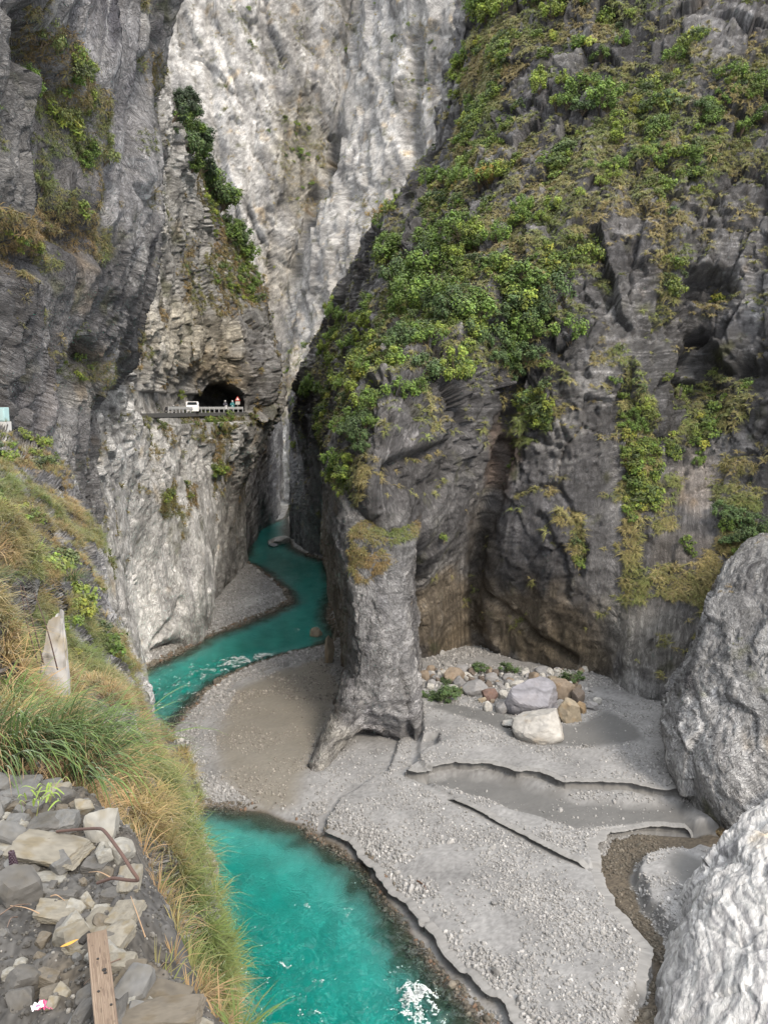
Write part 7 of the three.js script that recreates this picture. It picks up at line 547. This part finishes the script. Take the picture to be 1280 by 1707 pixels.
function blockGeo(seed, detail, tint, flat, dims = [1, 1, 1]) { // broken block: a box with tilted faces and split corners
  const r = rng(seed), g = new THREE.IcosahedronGeometry(1, detail), p = g.attributes.position, c = new Float32Array(p.count * 3), J = () => (r() - .5) * .35, planes = [];
  for (const [a, b, e] of [[1, 0, 0], [-1, 0, 0], [0, 1, 0], [0, -1, 0], [0, 0, 1], [0, 0, -1]]) { const v = new THREE.Vector3(a + J(), b + J() * (b ? 1 : .8), e + J()).normalize(); planes.push([v.x, v.y, v.z, .5 + .1 * r()]); }
  for (let i = 0; i < 5; i++) { const v = new THREE.Vector3(r() - .5, r() * .8 - .2, r() - .5).normalize(); planes.push([v.x, v.y, v.z, .6 + .12 * r()]); }
  const ph = r() * 50;
  for (let i = 0; i < p.count; i++) {
    let x = p.getX(i), y = p.getY(i), z = p.getZ(i), m = 1.2; for (const [a, b, e, d] of planes) { const k = a * x + b * y + e * z; if (k > .03 && d / k < m) m = d / k; }
    m *= 1 + .05 * fbm(x * 3 + ph, y * 3, z * 3, 3) + .03 * fbm(x * 9 + ph, y * 9, z * 9, 3); x *= m * dims[0]; y *= m * dims[1]; z *= m * dims[2]; if (dims[1] > 1) { const q = 1 + .16 * fbm(x * 4, y * 4, z * 4, 4); x *= q; z *= q; } p.setXYZ(i, x, y, z);
    const b = n3(y * 9 + ph, x, z), v = 1 + tint[4] * b + .3 * fbm(x * 4 + ph, y * 4, z * 4, 4) + .22 * n3(x * 26, y * 26, z * 26), st = sm(0, .45, fbm(x * 2.2 + ph + 7, y * 2.2, z * 2.2, 4)) * tint[3]; c[i * 3] = tint[0] * v * (1 - .2 * st); c[i * 3 + 1] = tint[1] * v * (1 - .3 * st); c[i * 3 + 2] = tint[2] * v * (1 - .5 * st);
  }
  g.setAttribute('color', new THREE.BufferAttribute(c, 3)); g.deleteAttribute('uv'); g.computeVertexNormals(); return g;
}
const LT_ = { g: [.11, .11, .108, .3, .15], m: [.1, .087, .068, .6, .2], k: [.08, .077, .072, .4, .2], s: [.165, .153, .125, .7, .12], w: [.2, .195, .175, .5, .1], x: [.025, .023, .021, .1, .1] };
RUBBLE.forEach(([x, z, w, l, fl, k, label], i) => {
  const m = add('rubble_rock', blockGeo(500 + i, 12, LT_[k], fl), stoneMat), th = Math.max(.03, fl * Math.min(w, l) * .75); m.scale.set(w * .95, th * .95, l * .95); m.position.set(x, ledgeAt(x, z) + th * .3, z); m.rotation.set((rng(i)() - .5) * .25, (rng(i + 40)() - .5) * .6, (rng(i + 80)() - .5) * .25); tag(m, label, 'rock');
});
{
  const kinds = [['grey', LT_.g], ['dark', LT_.k], ['beige', LT_.s], ['brown', LT_.m], ['white', LT_.w]].map(([n, t], i) => [n, blockGeo(700 + i, 4, t, .6)]), r = rng(8); let n = 0;
  for (let i = 0; i < 900 && n < 240; i++) {
    const z = -mix(1.7, 3.95, r()), x = mix(-2.1, -.5, r()); if (sdPoly(LEDGE, x, z) > -.03) continue; const right = x > -1.3 && z < -2.4; const [nm, g] = kinds[Math.floor(Math.pow(r(), right ? 1.1 : 1.7) * 5)], s = .016 + .06 * r() * r() * (r() < .3 ? 1.8 : 1), m = add('pebble', g, stoneMat); n++;
    m.scale.set(s * 1.5, s, s * 1.2); m.rotation.set(r() * .6, r() * 6, r() * .6); m.position.set(x, ledgeAt(x, z) + s * .25, z); tag(m, `small ${nm} stone fragment among the foreground rubble`, 'pebble', `small ${nm} fragments in the foreground rubble`);
  }
}
{ // plank
  const cv = document.createElement('canvas'); cv.width = 128; cv.height = 512; const c = cv.getContext('2d'), r = rng(4); c.fillStyle = '#6a5b4d'; c.fillRect(0, 0, 128, 512);
  for (let i = 0; i < 420; i++) { const x = r() * 128, v = r(); c.strokeStyle = v < .5 ? `rgba(60,45,35,${.08 + .2 * r()})` : `rgba(190,175,155,${.06 + .16 * r()})`; c.lineWidth = .5 + r() * 1.5; c.beginPath(); c.moveTo(x, r() * 512); c.bezierCurveTo(x + r() * 6 - 3, 150, x + r() * 6 - 3, 350, x + r() * 4 - 2, r() * 512); c.stroke(); }
  for (let i = 0; i < 60; i++) { c.fillStyle = `rgba(50,38,30,${.1 + .2 * r()})`; c.beginPath(); c.ellipse(r() * 128, r() * 512, 1 + r() * 7, 3 + r() * 18, 0, 0, 7); c.fill(); }
  const tx = new THREE.CanvasTexture(cv); tx.colorSpace = THREE.SRGBColorSpace; const wm = new THREE.MeshStandardMaterial({ map: tx, roughness: .9, bumpMap: tx, bumpScale: .002 });
  const [A, B] = FORE.plank, L = Math.hypot(B[0] - A[0], B[2] - A[2]), t = thing('plank', 'weathered wooden plank with nail holes lying on the rubble', 'plank', (A[0] + B[0]) / 2, (A[1] + B[1]) / 2 + .03, (A[2] + B[2]) / 2, Math.atan2(B[0] - A[0], B[2] - A[2])), g = new RoundedBoxGeometry(.062, .022, L, 3, .003), uv = g.attributes.uv, p = g.attributes.position; for (let i = 0; i < p.count; i++) uv.setXY(i, p.getX(i) / .062 + .5 + p.getY(i) * 5, p.getZ(i) / L + .5);
  add('board', g, wm, t); for (const [x, z, q] of [[-.005, -.13, .004], [.01, -.07, .007], [.012, -.055, .005], [-.012, .02, .004], [.018, .09, .004]]) { const h = add('nail_hole', new THREE.CylinderGeometry(q, q, .002, 10), M(.012, .01, .009), t); h.position.set(x, .0125, z); }
  const rod = add('bent_rod', new THREE.TubeGeometry(new THREE.CatmullRomCurve3(FORE.rod.map((q) => new THREE.Vector3(...q)), false, 'catmullrom', .35), 120, .0062, 10), M(.085, .05, .04, { roughness: .85 })); tag(rod, 'rusty bent iron rod arching over the rubble edge', 'rod');
  const [wx, wy, wz] = FORE.wrapper, wt = thing('wrapper', 'crumpled pink and white plastic wrapper on the dark earth', 'wrapper', wx, ledgeAt(wx, wz), wz), crum = (seed, w, l) => { const q = new THREE.PlaneGeometry(w, l, 14, 12), pp = q.attributes.position; for (let i = 0; i < pp.count; i++) { const a = pp.getX(i), b = pp.getY(i); pp.setXYZ(i, a, .018 + .022 * Math.abs(n3(a * 50 + seed, b * 50, 0)) + .012 * n3(a * 110, b * 110 + seed, 2), b); } q.computeVertexNormals(); return q; };
  wt.scale.setScalar(.75); add('pink_film', crum(1, .07, .05), M(.55, .1, .22, { side: THREE.DoubleSide, roughness: .35 }), wt); const wh = add('white_film', crum(5, .045, .035), M(.75, .72, .74, { side: THREE.DoubleSide, roughness: .35 }), wt); wh.position.set(-.03, .004, .012); wh.rotation.y = .6;
  const lf = new THREE.Shape(); lf.moveTo(-.035, 0); lf.quadraticCurveTo(0, .014, .038, .002); lf.quadraticCurveTo(0, -.014, -.035, 0); const lg = new THREE.ShapeGeometry(lf, 8); lg.rotateX(-Math.PI / 2); const lp = lg.attributes.position; for (let i = 0; i < lp.count; i++) lp.setY(i, .006 - 6 * lp.getZ(i) ** 2 * 4 + .1 * Math.abs(lp.getX(i)) * .2); lg.computeVertexNormals(); const [lx, , lz] = FORE.leaf, lm = add('dead_leaf', lg, M(.5, .25, .04, { side: THREE.DoubleSide, roughness: .7 })); lm.position.set(lx, ledgeAt(lx, lz) + .05, lz); lm.rotation.set(.3, .5, 0); lm.scale.setScalar(.85); tag(lm, 'single orange dead leaf lying on the rubble', 'leaf');
  const [kx, , kz] = FORE.cone, ct = thing('seed_spike', 'dark purple seed spike standing left of the pale slab', 'seed spike', kx, ledgeAt(kx, kz), kz, 0); ct.rotation.z = .12; add('stem', new THREE.CylinderGeometry(.003, .004, .1, 8).translate(0, .05, 0), M(.05, .03, .025), ct); const gs = []; const rr = rng(3); for (let i = 0; i < 70; i++) { const a = i * 2.4, h = .02 + .075 * i / 70, q = .013 * (1 - .5 * i / 70); gs.push(new THREE.IcosahedronGeometry(.006, 1).translate(Math.cos(a) * q, h, Math.sin(a) * q)); } add('seeds', mergeGeometries(gs), M(.035, .018, .03, { roughness: .5 }), ct);
}
// ---------------------------------------------------------------- reeds, sprigs, stems and twigs near the viewer
function blades(seed, n, len, wid, dir, spread, droop) { // arching leaf blades that lean towards dir
  const r = rng(seed), pos = [], ix = [], S = 7;
  for (let i = 0; i < n; i++) {
    const a = Math.atan2(dir[1], dir[0]) + (r() - .5) * spread, l = len * (.5 + .6 * r()), lean = .35 + .75 * r(), dx = Math.cos(a), dz = Math.sin(a), w = wid * (.6 + .6 * r()), x0 = (r() - .5) * .16, z0 = (r() - .5) * .16, k = pos.length / 3, dr = droop * (.6 + .8 * r());
    for (let j = 0; j <= S; j++) { const t = j / S, o = l * lean * t * (1 - .12 * t), h = l * (t * (1.15 - lean * .55) - dr * t * t * t), ww = w * Math.min(1, .45 + 2 * t) * (1 - Math.pow(t, 3)) / 2; pos.push(x0 + dx * o - dz * ww, h, z0 + dz * o + dx * ww, x0 + dx * o, h - ww * .5, z0 + dz * o, x0 + dx * o + dz * ww, h, z0 + dz * o - dx * ww); if (j) { const b = k + (j - 1) * 3; ix.push(b, b + 1, b + 4, b, b + 4, b + 3, b + 1, b + 2, b + 5, b + 1, b + 5, b + 4); } }
  }
  const g = new THREE.BufferGeometry(); g.setAttribute('position', new THREE.Float32BufferAttribute(pos, 3)); g.setIndex(ix); g.computeVertexNormals(); return g;
}
const bl = (r, g, b) => new THREE.MeshPhysicalMaterial({ color: new THREE.Color().setRGB(r, g, b), roughness: .9, side: THREE.DoubleSide, transmission: .25, thickness: 0 });
const G1 = bl(.075, .13, .03), G2 = bl(.13, .2, .04), G3 = bl(.22, .32, .05), S1 = bl(.36, .25, .13);
FORE.reeds.forEach(([x, y, z], i) => { const t = thing('reed_clump', ['tall reed clump at the left frame edge above the rubble', 'reed clump with long arching blades behind the big grey angular rock', 'largest reed clump, its dark green blades sweeping right over the slope', 'reed clump drooping over the slope edge behind the rusty rod'][i], 'reeds', x, y, z); add('green_blades', blades(20 + i, 130, .8, .011, [1, .2], 1.7, .45), G1, t); add('bright_blades', blades(40 + i, 50, .85, .01, [1, .05], 2, .42), G2, t); add('dry_blades', blades(60 + i, 130, .6, .005, [.9, .35], 2.8, .5), S1, t); });
FORE.tufts.forEach(([x, y, z], i) => { const t = thing('grass_clump', ['bright green grass clump below the white upright rock', 'bright green grass clump left of the white upright rock', 'grass clump at the foot of the white upright rock', 'grass clump on the slope right of the reeds', 'grass clump at the left edge above the white upright rock', 'grass clump on the slope right of the white upright rock'][i], 'grass', x, y - .1, z); add('green_blades', blades(120 + i, 130, .55, .009, [.8, .5], 4, .5), i < 3 ? G2 : G1, t); add('dry_blades', blades(160 + i, 60, .5, .006, [.8, .5], 5, .5), S1, t); });
FORE.sprigs.forEach(([x, y, z], i) => { const t = thing('bamboo_sprig', ['yellow-green bamboo sprig sprouting beside the dark-sided block', 'small yellow-green sprig low in the back rubble'][i], 'sprig', x, y, z); add('stem', stick([[0, 0, 0], [.01, .05, 0], [.02, .1, .01]], .0022, .001), M(.2, .22, .06), t); const b = add('leaves', blades(80 + i, 13, .11, .012, [1, .4], 6, .55), G3, t); b.position.set(.015, .06, 0); });
{ const [x, y, z] = FORE.sprout, t = thing('grass_sprout', 'thin grass sprout reaching over the pool at the bottom edge', 'grass', x, y, z); add('green_blades', blades(200, 9, .75, .02, [1, .1], .9, .18), G3, t); add('dry_stems', blades(210, 16, .8, .006, [1, 0], 1.6, .15), S1, t); }
{ const [x, y, z] = FORE.whiterock, g = new THREE.BoxGeometry(.3, 1.2, .5, 14, 56, 22), p = g.attributes.position, c = new Float32Array(p.count * 3);
  for (let i = 0; i < p.count; i++) { let a = p.getX(i), b = p.getY(i), e = p.getZ(i); const q = Math.max(Math.abs(a) / .15, Math.abs(e) / .25); const f = 1 - .12 * sm(.8, 1.4, Math.hypot(a / .15, e / .25)); blocks(a * 5 + 3, b * 3.2, e * 5, 1.8); const d = 1 + cell[0] * .16 + .1 * fbm(a * 5, b * 5, e * 5, 4), tp = 1 - .18 * sm(.35, .7, b + .15 * n3(a * 6, 2, e * 6)); a = a * f * d * tp * (1 - .45 * sm(-.1, .62, b)); e = e * f * d * tp * (1 - .3 * sm(.1, .62, b)); b += .08 * fbm(a * 7, b * 2, e * 7, 3) + (b > .6 ? cell[0] * .12 : 0); p.setXYZ(i, a, b, e); const v = .3 * (1 + .25 * fbm(a * 8, b * 6, e * 8, 4) + cell[2] * .3), st = sm(.05, .4, fbm(a * 3 + 7, b * 3, e * 3, 4)); c[i * 3] = v * (1 - .2 * st); c[i * 3 + 1] = v * (.97 - .27 * st); c[i * 3 + 2] = v * (.93 - .4 * st); }
  g.setAttribute('color', new THREE.BufferAttribute(c, 3)); g.deleteAttribute('uv'); g.computeVertexNormals(); const m = add('white_rock', g, stoneMat); m.position.set(x + .04, y + .28, z); m.rotation.set(-.08, .35, -.05); tag(m, 'white upright rock standing out of the grass on the left slope', 'rock'); }
FORE.stems.forEach(([x, y, z], i) => { const m = add('dry_stem', stick([[x - .02, y - .1, z], [x - .1, y + .3, z], [x - .16 - i * .03, y + .62, z - .05]], .007, .004), M(.06, .035, .03)); tag(m, ['leaning dark stem in front of the white upright rock, leftmost', 'leaning dark stem in front of the white upright rock, middle', 'leaning dark stem in front of the white upright rock, rightmost'][i], 'stem'); });
{ const r = rng(66); for (let i = 0; i < 16; i++) { const x = mix(-1.75, -.85, r()), z = mix(-3.1, -2.05, r()), a = r() * 6.3, l = .05 + .1 * r(), y = ledgeAt(x, z) + .03, q = [x + Math.cos(a) * l, ledgeAt(x + Math.cos(a) * l, z + Math.sin(a) * l) + .035, z + Math.sin(a) * l], m = add('twig', stick([[x, y, z], [(x + q[0]) / 2, (y + q[1]) / 2 + .02, (z + q[2]) / 2 + .01], q], .0026, .0012), M(...(i % 3 ? [.3, .2, .12] : [.12, .08, .06]))); tag(m, i % 3 ? 'thin straw-coloured twig on the foreground rubble' : 'thin dark twig on the foreground rubble', 'twig', i % 3 ? 'straw-coloured twigs on the rubble' : 'dark twigs on the rubble'); } }
{ // grit and grass on the ledge: too fine to count
  const r = rng(19), g = new THREE.IcosahedronGeometry(1, 0), N = 9000, im = new THREE.InstancedMesh(g, new THREE.MeshStandardMaterial({ roughness: .9, flatShading: true }), N), m = new THREE.Matrix4(), q = new THREE.Quaternion(), c = new THREE.Color();
  for (let i = 0; i < N; i++) { let x, z; do { z = -mix(1.6, 4.2, r()); x = mix(-2.3, -.3, r()); } while (sdPoly(LEDGE, x, z) > .12); const s = .003 + .012 * r() * r() * r(); q.setFromEuler(new THREE.Euler(r() * 6, r() * 6, r() * 6)); m.compose(new THREE.Vector3(x, ledgeAt(x, z) + s * .3, z), q, new THREE.Vector3(s * 1.4, s, s * 1.2)); im.setMatrixAt(i, m); const v = .045 + .11 * r() * r() + (r() < .06 ? .13 : 0); c.setRGB(v, v * .96, v * .88); im.setColorAt(i, c); }
  im.name = 'grit'; scene.add(im); tag(im, 'loose dark grit scattered over the rubble ledge', 'grit', null, 'stuff');
  const tg = tuftGeo(77, 20, 1, .03, .6, .9), K = 700, gm = new THREE.InstancedMesh(tg, grassMat, K); let n = 0;
  for (let i = 0; n < K && i < 20000; i++) { const z = -mix(1.3, 4.8, r()), x = mix(-2.8, .1, r()), d = sdPoly(LEDGE, x, z); if (d < .04 + .12 * r() || d > .95) continue; const s = .1 + .14 * r(); q.setFromEuler(new THREE.Euler(.3 * r(), r() * 6, -.4 * r())); m.compose(new THREE.Vector3(x, ledgeAt(x, z) - .02, z), q, new THREE.Vector3(s, s, s)); gm.setMatrixAt(n, m); const k = sat(r() * 1.3 - .1), v = .7 + .6 * r(); c.setRGB(mix(.11, .3, k) * v, mix(.16, .2, k) * v, mix(.04, .1, k) * v); gm.setColorAt(n, c); n++; }
  gm.count = n; gm.name = numbered('wild_grass'); scene.add(gm); tag(gm, 'short grass fringing the rim of the rubble ledge', 'grass', null, 'stuff');
}
renderer.render(scene, camera);
